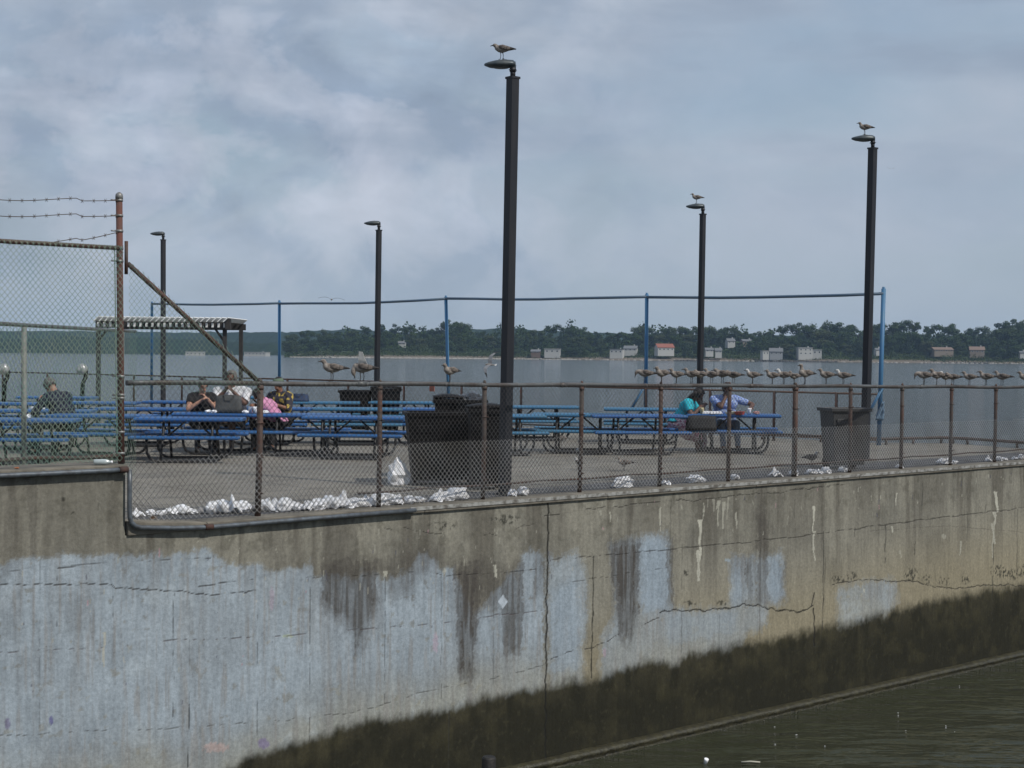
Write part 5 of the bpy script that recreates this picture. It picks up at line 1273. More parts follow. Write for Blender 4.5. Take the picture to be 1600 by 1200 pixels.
# ------------------------------------------------------------------ bins
bin_m = mat('black_bin_plastic', (.005, .005, .006), (.011, .010, .010), .6, scale=4, spec=.2, bump=.15)
bin_g = mat('grey_bin_plastic', (.035, .036, .038), (.055, .055, .056), .5, scale=3)
bag_m = mat('black_bag_film', (.02, .02, .022), (.035, .035, .037), .22, scale=6, spec=.8)
film_m = mat('clear_bag_film', (.20, .215, .23), (.30, .31, .32), .35, scale=9)
def crumple(c, r, seed, amp=.35, sub=2, sq=(1, 1, 1)):
    bm = bmesh.new(); bmesh.ops.create_icosphere(bm, subdivisions=sub, radius=1.0); r5 = random.Random(seed); off = Vector((r5.uniform(0, 50), r5.uniform(0, 50), r5.uniform(0, 50)))
    for v in bm.verts:
        n = mnoise.noise(v.co * 1.7 + off) * amp + mnoise.noise(v.co * 4.1 + off) * amp * .6 + r5.uniform(-.08, .08)
        v.co = v.co * (1 + n); v.co = Vector((v.co.x * r[0] * sq[0], v.co.y * r[1] * sq[1], v.co.z * r[2] * sq[2])) + Vector(c)
    vs = [v.co.copy() for v in bm.verts]; fs = [tuple(v.index for v in f.verts) for f in bm.faces]; bm.free(); return vs, fs
def wheeled_bin(name, label, loc, w, d, h, rz, m, lid=True, bag=False):
    root = thing(name, label, 'bin', loc, rz, 'dark refuse bins on the pier')
    mb = MB(); b = .82; hh = h if not lid else h * .93
    mb.taper((0, 0, .07), (w * b, d * b), (w, d), hh - .07)
    for sx in (-.28, 0, .28): mb.taper((sx * w, -d * b / 2 - .0, .12), (w * .05, .03), (w * .06, .03 + (d - d * b)), hh * .0 + .02)
    mb.build('bin_body', m, root, bevel=.02)
    mb = MB()
    for x, y, dx, dy in ((0, -d / 2, w + .06, .05), (0, d / 2, w + .06, .05), (-w / 2, 0, .05, d - .05), (w / 2, 0, .05, d - .05)): mb.box((x, y, hh + .0), (dx, dy, .06))
    mb.build('rim', m, root, bevel=.008)
    for sx in (-1, 1):
        mb = MB(); mb.tube([(sx * w * .36 - .03, d * .3, .10), (sx * w * .36 + .03, d * .3, .10)], .10, 14); mb.build('wheel', bin_m, root)
    if lid:
        mb = MB(); vs = []
        n = 7; k = 5
        for i in range(n):
            for j in range(k):
                x = (i / (n - 1) - .5) * (w + .05); y = (j / (k - 1) - .5) * (d + .05); vs.append((x, y, hh + .035 + .05 * math.cos((i / (n - 1) - .5) * 2.6) * math.cos((j / (k - 1) - .5) * 2.4)))
        mb.add(vs, [(i * k + j, (i + 1) * k + j, (i + 1) * k + j + 1, i * k + j + 1) for i in range(n - 1) for j in range(k - 1)], 0, True)
        lo_ = mb.build('lid', m, root); s_ = lo_.modifiers.new('s', 'SOLIDIFY'); s_.thickness = .03; s_.offset = 1
        mb = MB(); mb.tube([(-w * .3, d / 2 + .0, hh - .02), (-w * .3, d / 2 + .09, hh + .01), (w * .3, d / 2 + .09, hh + .01), (w * .3, d / 2 + .0, hh - .02)], .016, 8); mb.build('handle', m, root)
    mb = MB(); mb.box((-w * .28, -d / 2 * .955 - .012, hh * .80), (w * .2, .02, hh * .10)); mb.build('grip_pocket', m, root, bevel=.006)
    if bag:
        vs, fs = crumple((0, 0, hh + .02), (w * .46, d * .46, .12), 7, .4, 3); mb = MB(); mb.add(vs, fs, 0, False); mb.build('bin_bag', bag_m, root)
    return root
def build_bins():
    g = G(680, 759, 0); wheeled_bin('wheeled_bin', 'wide open black bin in front, at the left of the near bins', (g.x + .10, g.y + .33, 0), 1.12, .66, 1.04, R(8), bin_m, False)
    Y = 23.6; 
    wheeled_bin('wheeled_bin', 'black lidded bin rising behind the wide open bin', (X_at(700, Y), Y, 0), .40, .6, 1.29, R(4), bin_m, True)
    wheeled_bin('wheeled_bin', 'black bin with a crumpled shiny bag bulging from its top', (X_at(736, Y - .1), Y - .1, 0), .46, .6, 1.20, R(2), bin_m, False, True)
    g = G(764, 766, 0); wheeled_bin('wheeled_bin', 'black domed-lid bin against the tallest lamp post', (X_at(760, 21.95), 21.95, 0), .50, .55, 1.20, R(6), bin_m, True)
    g = wall_pt(u_at(1320, .95), .95, 0); rt = wheeled_bin('litter_bin', 'lone tapered grey bin beside the thick right lamp post', g, .70, .55, 1.02, R(14), bin_g, False)
    for c in rt.children:
        if c.name.startswith('bin_body'): c.scale = (.97, .97, 1)
    Y = 37.2; wheeled_bin('wheeled_bin', 'far dark square bin right of the slim bare lamp post', (X_at(603, Y), Y, 0), .70, .6, 1.10, R(5), bin_m, True)
    wheeled_bin('wheeled_bin', 'far low dark bin left of the slim bare lamp post', (X_at(556, Y), Y, 0), .70, .6, .98, R(-4), bin_m, False)
build_bins()

# ------------------------------------------------------------------ tower viewers
def build_viewers():
    vm = mat('viewer_head_silver', (.50, .50, .48), (.30, .30, .30), .35, metal=.4, scale=8)
    for px, label in ((6, 'silver coin viewer on a black stand at the far left edge'), (128, 'silver coin viewer on a curved black stand left of the rust-red post')):
        Y = 39.0; z = Z_at(px, 577, Y); root = thing('tower_viewer', label, 'viewer', (X_at(px, Y), Y, 0), 0, 'coin operated viewers')
        mb = MB(); mb.lathe([(.17, 0), (.16, .05), (.06, .12), (.05, .5)], n=12); mb.tube([(0, 0, .5), (.02, 0, z - .35), (.09, 0, z - .2), (.10, 0, z - .05), (.05, 0, z + .04)], .055, 10); mb.build('stand', bin_m, root)
        mb = MB(); mb.ell((0, 0, z), (.15, .13, .15), 12); mb.tube([(0, -.10, z + .02), (0, -.20, z + .02)], .05, 10); hd = mb.build('viewer_head', vm, root)
        for s_ in (-1, 1):
            mb = MB(); mb.tube([(s_ * .045, .09, z + .03), (s_ * .045, .17, z + .03)], .028, 8); mb.build('eyepiece', bin_m, hd)
build_viewers()

# ------------------------------------------------------------------ litter
paper = mat('white_paper', (.86, .86, .87), (.74, .74, .76), .8, scale=6, lo=.45, hi=.6); paper_g = mat('soiled_paper', (.33, .33, .34), (.22, .21, .20), .85, scale=9)
brown = mat('brown_scrap', (.16, .10, .06), (.10, .07, .05), .9, scale=9)
def build_litter():
    r5 = random.Random(31)
    def paper_shape(seed, tall):
        """a crushed sheet: a few peaked folds standing on the ground, thickness given"""
        rr = random.Random(seed); n = 11; vs = []
        ph = [rr.uniform(0, 6.28) for _ in range(4)]
        for i in range(n):
            for j in range(n):
                x = (i / (n - 1) - .5) * 2; y = (j / (n - 1) - .5) * 2
                q = max(0, 1 - (x * x + y * y) * .55)
                z = q * (.35 + .65 * abs(math.sin(x * 2.9 + ph[0] + y * 1.1)) ) * tall + .22 * abs(mnoise.noise(Vector((x * 3 + seed, y * 3, 0)))) * tall + .12 * rr.random() * q
                z = z * (.6 + .6 * abs(mnoise.noise(Vector((x * 1.4, y * 1.4 + seed, 4))))*1.6)
                vs.append((x * .78 + .16 * mnoise.noise(Vector((x * 2, y * 2, seed))), y * .62 + .16 * mnoise.noise(Vector((x * 2, y * 2 + 9, seed))), z))
        return vs, [(i * n + j, (i + 1) * n + j, (i + 1) * n + j + 1, i * n + j + 1) for i in range(n - 1) for j in range(n - 1)]
    shapes = []
    for k in range(9):
        vs, fs = paper_shape(k * 7 + 1, 1.2) if k % 3 == 0 else crumple((0, 0, .45), (.85, .7, .62), k * 5 + 2, .42, 3); vs = [(v[0], v[1], max(0, v[2])) for v in vs]; mb = MB(); mb.add(vs, fs, 0, k % 2 == 0); me = bpy.data.meshes.new('crumpled_paper'); me.from_pydata(mb.v, [], mb.f); me.materials.append(paper)
        me.polygons.foreach_set('use_smooth', [k % 2 == 0] * len(me.polygons)); shapes.append(me)
    L = [(215, 806, 9), (236, 804, 7), (252, 804, 6), (268, 803, 8), (285, 802, 11), (301, 802, 6), (318, 801, 8), (334, 801, 11), (349, 801, 13), (366, 800, 13), (380, 799, 11), (403, 798, 8), (422, 797, 13), (445, 797, 11), (463, 796, 8), (484, 796, 12), (500, 795, 13), (516, 794, 12), (532, 793, 15), (549, 793, 11), (561, 794, 11), (579, 790, 12), (590, 791, 9), (603, 788, 15), (618, 788, 11), (641, 787, 9), (655, 785, 8), (686, 784, 13), (699, 783, 9), (715, 782, 13), (803, 778, 8), (818, 777, 9)]
    Rr = [(976, 766, 13), (1043, 762, 7), (1089, 760, 11), (1150, 757, 7), (1214, 753, 9), (1242, 748, 7), (1270, 744, 7), (1282, 746, 7), (1293, 746, 8), (1320, 742, 6), (1407, 737, 5), (1478, 732, 9), (1491, 732, 5), (1546, 727, 6), (1563, 725, 5), (1571, 725, 4), (1587, 724, 4), (1597, 723, 5)]
    segs = [(190, 'between the corner and the first low post'), (405, 'between the first and second low posts'), (594, 'between the second and third low posts'), (757, 'right of the third low post'), (908, 'right of the fourth low post'), (1033, 'right of the fifth low post'), (1140, 'right of the sixth low post'), (1243, 'right of the thick double post'), (1330, 'in the bay right of the lone grey bin'), (1410, 'left of the second last low post'), (1487, 'left of the last low post'), (1556, 'at the right edge of the frame')]
    cnt = {}
    for i, (px, py, rp) in enumerate(L + Rr):
        p = G(px, py, 0.012); v = Vector((p.x, p.y, 0)) - A0; ins = -v.dot(ND); u = v.dot(UD); ins = max(ins, INS + .13 + rp * p.y / F * .5)
        p = wall_pt(u_at(px, ins), ins, .012 if ins < .36 else 0.006); s_ = rp * p.y / F
        me = shapes[i % 9]
        o = bpy.data.objects.new('crumpled_paper', me); C.objects.link(o); o.location = p; kk = 1.0 if px < 900 else .92; o.scale = (s_ * 1.75 * kk, s_ * 1.5 * kk, s_ * r5.uniform(1.1, 1.6) * kk * kk); o.rotation_euler = (r5.uniform(-.1, .1), r5.uniform(-.1, .1), r5.random() * 6.28)
        if px in (318, 403): o.data = me.copy(); o.data.materials[0] = paper_g
        j = max(k for k in range(len(segs)) if px >= segs[k][0]); n_ = cnt.get(j, 0); cnt[j] = n_ + 1
        tag(o, '%s crumpled %s paper %s' % (ORD[n_], 'grey' if px in (318, 403) else 'white', segs[j][1]), 'litter', 'crumpled paper along the fence foot')
        so = o.modifiers.new('s', 'SOLIDIFY'); so.thickness = .03; so.offset = -1
    # loose scraps
    for px, py, m_, label in ((240, 797, brown, 'rust-brown scrap left of the first low post'), (632, 786, brown, 'torn brown paper scrap right of the second low post'), (648, 792, brown, 'thin brown stick beside the torn scrap')):
        p = G(px, py, .01); vs, fs = crumple((0, 0, .03), (.05, .03, .04), px, .5, 2); mb = MB(); mb.add(vs, fs); o = mb.build('scrap', m_); o.location = wall_pt(u_at(px, INS + .2), INS + .2, .012); tag(o, label, 'litter')
    # white bag leaning by the big bin
    p = G(622, 757, 0); vs, fs = crumple((0, 0, .15), (.15, .11, .22), 17, .45, 3); vs = [(v[0] * (1.25 - v[2]), v[1], max(0, v[2])) for v in vs]; mb = MB(); mb.add(vs, fs); o = mb.build('plastic_bag', paper); o.location = (p.x, p.y, 0); tag(o, 'crumpled white bag leaning against the left side of the wide black bin', 'bag')
    # bottle on the upper parapet
    cl = mat('clear_bottle', (.45, .50, .50), (.35, .40, .40), .15, spec=.8); p = wall_pt(u_at(163, .03), .05, Z_UP + .035)
    root = thing('plastic_bottle', 'clear plastic bottle lying on the upper parapet edge left of the red post', 'bottle', p, math.atan2(UD.y, UD.x) - .5)
    mb = MB(); mb.tube([(-.10, 0, 0), (-.095, 0, 0), (.03, 0, 0), (.065, 0, 0), (.078, 0, 0)], [.02, .032, .032, .016, .013], 12); mb.build('bottle_body', cl, root)
    mb = MB(); mb.tube([(.078, 0, 0), (.098, 0, 0)], .015, 10); mb.build('cap', paper, root)
    p = wall_pt(u_at(24, .1), .06, Z_UP + .006); mb = MB(); vs, fs = crumple((0, 0, .006), (.03, .02, .008), 3, .4, 2); mb.add(vs, fs); o = mb.build('scrap', mat('orange_scrap', (.45, .16, .05), (.3, .1, .04), .8)); o.location = p; tag(o, 'tiny orange scrap on the upper parapet near the left edge', 'litter')
    # floating debris
    mb = MB()
    for i in range(16):
        px = r5.uniform(1010, 1500); py = 1055 + r5.uniform(0, 1) ** .7 * 120 - (px - 1250) * .06
        p = G(px, py, WATER + .006)
        if -(Vector((p.x, p.y, 0)) - A0).dot(ND) > -.25: continue
        e = r5.uniform(.004, .010); vs, fs = crumple((p.x, p.y, WATER + .001), (e * 1.9, e * 1.3, .0022), i, .4, 1); mb.add(vs, fs)
    tag(mb.build('floating_flecks', paper), 'white flecks floating on the dark water', None, None, 'stuff')
    p = G(1102, 1193, WATER); mb = MB(); mb.lathe([(.022, -.01), (.03, .05), (.032, .075), (.029, .075)], n=12); o = mb.build('paper_cup', paper); o.location = (p.x, p.y, WATER); o.rotation_euler = (.3, .2, 0); tag(o, 'small white cup bobbing in the water at the bottom edge', 'cup')
    p = G(1173, 1192, WATER); mb = MB(); mb.tube([(-.13, 0, .01), (0, .01, .016), (.13, 0, .01)], .012, 6); o = mb.build('stick', mat('pale_stick', (.45, .44, .36), (.35, .33, .27), .8)); o.location = (p.x, p.y, WATER); tag(o, 'pale floating stick right of the bobbing cup', 'stick')
    # old timber stub standing out of the water at the foot of the wall
    Yp = 15.2; p = P(764, 1182, Yp); mb = MB(); mb.tube([(0, 0, -2.0), (0, 0, -.02), (0, 0, 0)], [.075, .072, .06], 12); o = mb.build('timber_stub', mat('wet_timber', (.012, .011, .010), (.02, .018, .014), .6, scale=8, bump=.4)); o.location = p; tag(o, 'black timber stub at the bottom edge in front of the algae', 'post')
    # red notice on the far fence
    b = far_pt(683, off=-.21); mb = MB(); mb.box((0, 0, 0), (.17, .015, .17)); o = mb.build('notice', mat('faded_red_sign', (.38, .13, .09), (.30, .11, .08), .7)); o.location = (b.x, b.y, .98); o.rotation_euler = (0, 0, math.atan2(fd.y, fd.x)); tag(o, 'small faded red plate on the far fence left of the middle blue pole', 'sign')
build_litter()
#PART4
# ------------------------------------------------------------------ people
def cloth(name, a, b=None, sc=9, **k): return mat('cloth_' + name, a, b, .9, scale=sc, spec=.15, **k)
skin_l = mat('skin_light', (.42, .24, .165), (.36, .19, .13), .6, scale=12); skin_m = mat('skin_tan', (.26, .125, .075), (.21, .10, .06), .6, scale=12); skin_d = mat('skin_deep', (.13, .065, .045), (.10, .05, .035), .6, scale=12)
hair_b = mat('hair_black', (.012, .010, .010), (.022, .018, .016), .6, scale=30); hair_g = mat('hair_greying', (.16, .15, .14), (.07, .06, .055), .7, scale=25); hair_br = mat('hair_brown', (.05, .03, .02), (.03, .02, .014), .6, scale=30)
eye_m = mat('eye_dark', (.02, .015, .012), None, .3); lip_m = mat('lips', (.20, .07, .06), None, .6)
shoe_m = mat('shoe_dark', (.03, .03, .032), None, .6)
def ik(a, b, l1, l2, pole):
    a = Vector(a); b = Vector(b); d = b - a; L_ = min(d.length, (l1 + l2) * .985); d.normalize(); b = a + d * L_
    x = (l1 * l1 - l2 * l2 + L_ * L_) / (2 * L_); h = math.sqrt(max(0, l1 * l1 - x * x)); p = Vector(pole); p = (p - d * p.dot(d)).normalized()
    return a + d * x + p * h, b
def person(label, loc, heading, s=1.0, lean=10, side=0, twist=0, nod=12, turn=0, hands=None, knees=None, feet=None, skin=skin_m, top=None, sleeve=.75, trousers=None, tro_len=2.0, hair=None, hair_style='short', hat=None, width=1.0, seat=.46, skirt=None, collar=None):
    """seated figure; local frame: x to its right, y forwards, hips at (0,0,seat+.10)"""
    root = thing('person', label, 'person', loc, heading, 'people eating at the picnic tables')
    hz = seat / s + .10
    Rl = Matrix.Rotation(R(-lean), 3, 'X') @ Matrix.Rotation(R(side), 3, 'Y'); Rt = Rl @ Matrix.Rotation(R(twist), 3, 'Z')
    hip = Vector((0, 0, hz)); T = lambda x, y, z: hip + Rt @ Vector((x, y, z))
    chest = T(0, .02, .34); neck0 = T(0, .01, .47); 
    Rh = Rt @ Matrix.Rotation(R(-nod), 3, 'X') @ Matrix.Rotation(R(turn), 3, 'Z')
    hc = T(0, .035, .63) + Rt @ Vector((0, .012 * nod / 10, 0))
    H = lambda x, y, z: hc + Rh @ Vector((x, y, z))
    bones = []; mb = MB()
    def cp(lbl, a, b, ra, rb, n=12): mb.cap(a, b, ra, rb, n); bones.append((lbl, Vector(a), Vector(b), (ra + rb) / 2))
    w = width
    cp('pelvis', hip + Vector((-.085 * w, -.01, 0)), hip + Vector((.085 * w, -.01, 0)), .125, .125); cp('torso', T(-.05 * w, 0, .07), T(.05 * w, 0, .07), .125 * w ** .5, .125 * w ** .5)
    cp('torso', T(-.06 * w, .015, .19), T(.06 * w, .015, .19), .118 * w ** .5, .118 * w ** .5); cp('torso', T(-.085 * w, .01, .34), T(.085 * w, .01, .34), .118, .118)
    cp('torso', T(-.15 * w, 0, .435), T(.15 * w, 0, .435), .062, .062); cp('torso', T(0, 0, .42), T(0, 0, .47), .085, .06)
    cp('neck', neck0, H(0, -.01, -.06), .056, .052); 
    mb.ell(H(0, -.008, .025), (.076, .094, .092), 14, 0, Rh); mb.cap(H(0, .012, .0), H(0, .035, -.068), .066, .040, 12); bones.append(('head', H(0, -.01, .03), H(0, .03, -.06), .08))
    mb.cap(H(0, .085, .010), H(0, .108, -.018), .010, .014, 8); mb.cap(H(-.03, .078, -.055), H(.03, .078, -.055), .012, .012, 8)   # nose, mouth ridge
    for sx in (-1, 1): mb.ell(H(sx * .078, -.005, .0), (.010, .020, .030), 8, 0, Rh); mb.cap(H(sx * .018, .083, .028), H(sx * .045, .074, .030), .010, .009, 6)
    hands = hands or [(-.12, .42, .30), (.12, .42, .30)]
    for sx, tgt in zip((-1, 1), hands):
        sh = T(sx * .185 * w, 0, .425); tg = Vector(tgt[:3]) + Vector((0, 0, hz)) - Vector((0, 0, 0)); pole = Vector((sx * .9, -.2, -.9)) if len(tgt) < 4 else Vector(tgt[3:6])
        el, wr = ik(sh, tg, .285, .255, pole)
        cp('uarm', sh, el, .056, .043); cp('farm', el, wr, .043, .028)
        d = (wr - el).normalized(); sd = d.cross(Vector((0, 0, 1))); sd = sd.normalized() if sd.length > .1 else Vector((1, 0, 0)); up = sd.cross(d)
        pc = wr + d * .045; mb.cap(wr + d * .01 - sd * .008, pc + d * .03 - sd * .018, .024, .022, 8); mb.cap(wr + d * .01 + sd * .008, pc + d * .03 + sd * .018, .024, .022, 8); bones.append(('hand', wr, pc + d * .12, .03))
        for f, (off, ln) in enumerate(((-.030, .062), (-.010, .073), (.010, .068), (.028, .052))):
            a = pc + d * .035 + sd * off; b = a + d * ln * .5 - up * .010 * (1 + f * .4); c = b + d * ln * .40 - up * (.026 + .004 * f)
            mb.cap(a, b, .0095, .009, 6); mb.cap(b, c, .009, .0075, 6)
        a = pc - d * .015 - sd * sx * -.028; mb.cap(a, a + (sd * sx * .03 + d * .03 - up * .01), .012, .010, 6); mb.cap(a + (sd * sx * .03 + d * .03 - up * .01), a + (sd * sx * .028 + d * .058 - up * .02), .010, .008, 6)
    knees = knees or [(-.13, .42, 0), (.13, .42, 0)]
    feet = feet or [(k_[0], k_[1] + .02, 0) for k_ in knees]
    for sx, kn, ft in zip((-1, 1), knees, feet):
        a = hip + Vector((sx * .095, .01, -.01)); dk = Vector((kn[0], kn[1], kn[2] + .01 - .03)); kp = hip + dk.normalized() * .43 if dk.length > .43 else hip + dk
        ank = Vector((ft[0], ft[1], .085)); cp('thigh', a, kp, .088, .062); cp('calf', kp, ank, .058, .038)
        fd_ = Vector((kp.x - a.x, kp.y - a.y, 0)).normalized(); cp('foot', ank + Vector((0, 0, -.035)), ank + fd_ * .14 + Vector((0, 0, -.05)), .040, .030)
    body = fuse(mb, .0105, 'body', [skin], root, 4)
    me = body.data; nv = len(me.vertices); co = np.empty(nv * 3, np.float32); me.vertices.foreach_get('co', co); co = co.reshape(-1, 3); no = np.empty(nv * 3, np.float32); me.vertices.foreach_get('normal', no); no = no.reshape(-1, 3)
    D = []; TT = []
    for lbl, a, b, r in bones:
        a = np.array(a); b = np.array(b); ab = b - a; t = np.clip(((co - a) @ ab) / (ab @ ab + 1e-9), 0, 1); D.append(np.linalg.norm(co - (a + t[:, None] * ab), axis=1) - r); TT.append(t)
    D = np.array(D); TT = np.array(TT); k = D.argmin(0); lab = np.array([b_[0] for b_ in bones])[k]; tt = TT[k, np.arange(nv)]
    polys = [tuple(p.vertices) for p in me.polygons]
    def garment(name, mask, off, m, seed=0):
        fs = [f for f in polys if all(mask[i] for i in f)]
        if not fs: return None
        ids = sorted({i for f in fs for i in f}); mp = {i: j for j, i in enumerate(ids)}
        wr = np.array([mnoise.noise(Vector(co[i] * 9) + Vector((seed, 0, 0))) for i in ids]) * .010
        vs = co[ids] + no[ids] * (off + wr)[:, None]; mb = MB(); mb.add([tuple(v) for v in vs], [tuple(mp[i] for i in f) for f in fs], 0, True); o = mb.build(name, m, root)
        so = o.modifiers.new('s', 'SOLIDIFY'); so.thickness = .006; so.offset = -1; return o
    if top is not None:
        m_ = (lab == 'torso') | ((lab == 'uarm') & (tt < sleeve)) | ((lab == 'pelvis') & (co[:, 2] > hz + .02))
        if sleeve > 1: m_ |= (lab == 'uarm') | ((lab == 'farm') & (tt < sleeve - 1))
        garment('shirt', m_, .014, top, 1)
    if trousers is not None:
        m_ = (lab == 'pelvis') | (lab == 'thigh') & (tt < (tro_len if tro_len < 1 else 2)) | ((lab == 'calf') & (tt < tro_len - 1))
        garment('trousers', m_, .009, trousers, 5)
    garment('shoes', lab == 'foot', .007, shoe_m, 3)
    # eyes and mouth
    for sx in (-1, 1): mb = MB(); mb.ell(H(sx * .031, .080, .014), (.010, .006, .006), 8, 0, Rh); mb.build('eye', eye_m, body)
    mb = MB(); mb.ell(H(0, .090, -.055), (.024, .006, .006), 8, 0, Rh); mb.build('mouth', lip_m, body)
    # hair
    if hair is not None:
        mb = MB(); mb.ell(H(0, -.012, .032), (.086, .104, .100), 18, 0, Rh); inv = Rh.transposed(); kf = []
        for f, mi_, sm_ in zip(mb.f, mb.m, mb.sm):
            c = sum((Vector(mb.v[i]) for i in f), Vector()) / len(f); q = inv @ (c - hc)
            if q.y > .045 and q.z < .078: continue
            if q.z < (-.035 if hair_style != 'short' else -.02): continue
            kf.append(f)
        mb.f = kf; mb.m = [0] * len(kf); mb.sm = [True] * len(kf)
        if hair_style == 'long':
            for x in (-.065, -.03, .03, .065): mb.cap(H(x, -.05, .0), H(x * 1.15, -.065, -.16), .036, .026, 8)
        if hair_style == 'bun': mb.ell(H(0, -.11, .05), (.042, .042, .042), 10)
        o = mb.build('hair', hair, body); so = o.modifiers.new('s', 'SOLIDIFY'); so.thickness = .006; so.offset = 1
    if hat is not None:
        mb = MB(); mb.ell(H(0, -.008, .055), (.092, .108, .075), 18, 0, Rh); inv = Rh.transposed(); mb.f = [f for f in mb.f if (inv @ (Vector(mb.v[f[0]]) - hc)).z > .045]; mb.m = [0] * len(mb.f); mb.sm = [True] * len(mb.f)
        mb.ell(H(0, .115, .055), (.065, .062, .010), 12, 0, Rh); o = mb.build('cap', hat, root); so = o.modifiers.new('s', 'SOLIDIFY'); so.thickness = .005
    if skirt is not None:
        mb = MB(); n = 20; vs = []; kc = (Vector(knees[0]) + Vector(knees[1])) / 2
        for i, (t, rx_, rz_) in enumerate(((-.14, .10, .10), (-.10, .19, .17), (.05, .22, .16), (.20, .24, .15), (.36, .25, .16), (.46, .24, .20), (.50, .22, .24))):
            for q in range(n):
                a = 2 * math.pi * q / n; wv = 1 + .10 * math.sin(q * 2.5 + i); vs.append((math.cos(a) * rx_ * wv, t + .03 * math.sin(q * 1.7), hz - .02 - .16 * max(0, t) + math.sin(a) * rz_ * wv - (.10 if math.sin(a) < 0 and t > .1 else 0)))
        mb.add(vs, [(i * n + q, i * n + (q + 1) % n, (i + 1) * n + (q + 1) % n, (i + 1) * n + q) for i in range(6) for q in range(n)] + [tuple(range(n))], 0, True); o = mb.build('skirt', skirt, root); so = o.modifiers.new('s', 'SOLIDIFY'); so.thickness = .008
    root.scale = (s, s, s)
    return root
def at(px, Y, z=0.0): return Vector((X_at(px, Y), Y, z))
pink_skirt = mat('cloth_pink_print', (.62, .52, .54), (.34, .13, .20), .9, scale=26, detail=2, lo=.46, hi=.56)
blue_check = mat('cloth_blue_check', (.13, .20, .48), (.32, .40, .58), .9, scale=30, detail=1, lo=.45, hi=.55)
def build_people():
    navy = cloth('navy', (.022, .022, .045), (.015, .015, .03)); dk = cloth('charcoal', (.02, .02, .022), (.035, .035, .037)); jean = cloth('denim', (.10, .15, .22), (.16, .21, .28), 14)
    white = cloth('white', (.66, .66, .67), (.55, .55, .57)); khaki = cloth('khaki', (.27, .20, .12), (.21, .155, .095)); pink = cloth('pink', (.58, .27, .40), (.50, .22, .34)); turq = cloth('turquoise', (.03, .42, .50), (.05, .34, .42)); yel = mat('cloth_dark_yellow_print', (.035, .033, .045), (.45, .33, .07), .9, scale=10, detail=1, lo=.57, hi=.60)
    black = cloth('black', (.016, .016, .018), (.028, .028, .03)); green = cloth('green_cap', (.13, .17, .12), (.10, .13, .09))
    # man in navy, astride a bench, back to the camera and turned left
    person('man in navy shirt sitting sideways, back to us, behind the tall green fence', at(104, 28.3), R(66), 1.22, lean=24, side=0, nod=18, turn=-20, hands=[(-.18, .34, .34), (.02, .36, .50)], knees=[(-.28, .36, 0), (.26, .36, 0)], skin=skin_l, top=navy, sleeve=1.2, trousers=dk, hair=hair_g, width=1.3)
    # woman in black, arms up, eating
    person('woman in black top and dark hair eating with both hands raised', at(315, 29.6), R(200), 1.13, lean=9, nod=14, turn=10, hands=[(-.04, .30, .40, -.6, .3, -1), (.06, .32, .36, .9, .2, -1)], skin=skin_l, top=black, sleeve=.55, trousers=dk, hair=hair_b, hair_style='bun')
    # man in white, hand to mouth
    person('man in white shirt and khaki shorts with hand at his mouth, behind the grey handbag', at(364, 29.85), R(172), 1.24, lean=4, nod=6, turn=0, hands=[(-.09, .27, .43, -.8, .2, -1), (.03, .24, .46, .8, .2, -1)], skin=skin_d, top=white, sleeve=.9, trousers=khaki, tro_len=.9, hair=hair_g, width=1.36, seat=.5)
    person('woman in pink shirt leaning left over the table, head down', at(436, 29.5), R(78), 1.05, lean=34, nod=14, turn=5, hands=[(-.16, .44, .28), (.10, .46, .28)], skin=skin_m, top=pink, sleeve=1.3, trousers=dk, hair=hair_b, hair_style='short', width=1.1)
    person('person in green cap and dark shirt with yellow print behind the pink shirt', at(441, 30.6), R(150), 1.13, lean=6, nod=6, hands=[(-.12, .36, .28), (.12, .36, .28)], skin=skin_m, top=yel, sleeve=1.2, trousers=dk, hair=hair_b, hat=green, width=1.1)
    # the couple
    person('woman in turquoise top and pink printed skirt eating beside the man in blue', at(1058, 31.0), R(-112), 1.13, lean=33, nod=14, turn=5, side=0, hands=[(-.14, .46, .30), (.10, .44, .27)], knees=[(-.14, .40, -.02), (.14, .40, -.02)], skin=skin_d, top=turq, sleeve=.6, trousers=None, hair=hair_b, hair_style='long', skirt=pink_skirt)
    person('man in blue checked shirt and jeans eating at the table end right of the woman', at(1131, 31.45), R(186), 1.13, lean=16, nod=18, turn=6, hands=[(-.40, .40, .28, -1, -.3, -.2), (.02, .25, .48, .9, .2, -1)], knees=[(-.14, .40, 0), (.14, .42, 0)], feet=[(-.12, .62, 0), (.16, .66, 0)], skin=skin_d, top=blue_check, sleeve=.7, trousers=jean, hair=hair_br, width=1.2)
build_people()

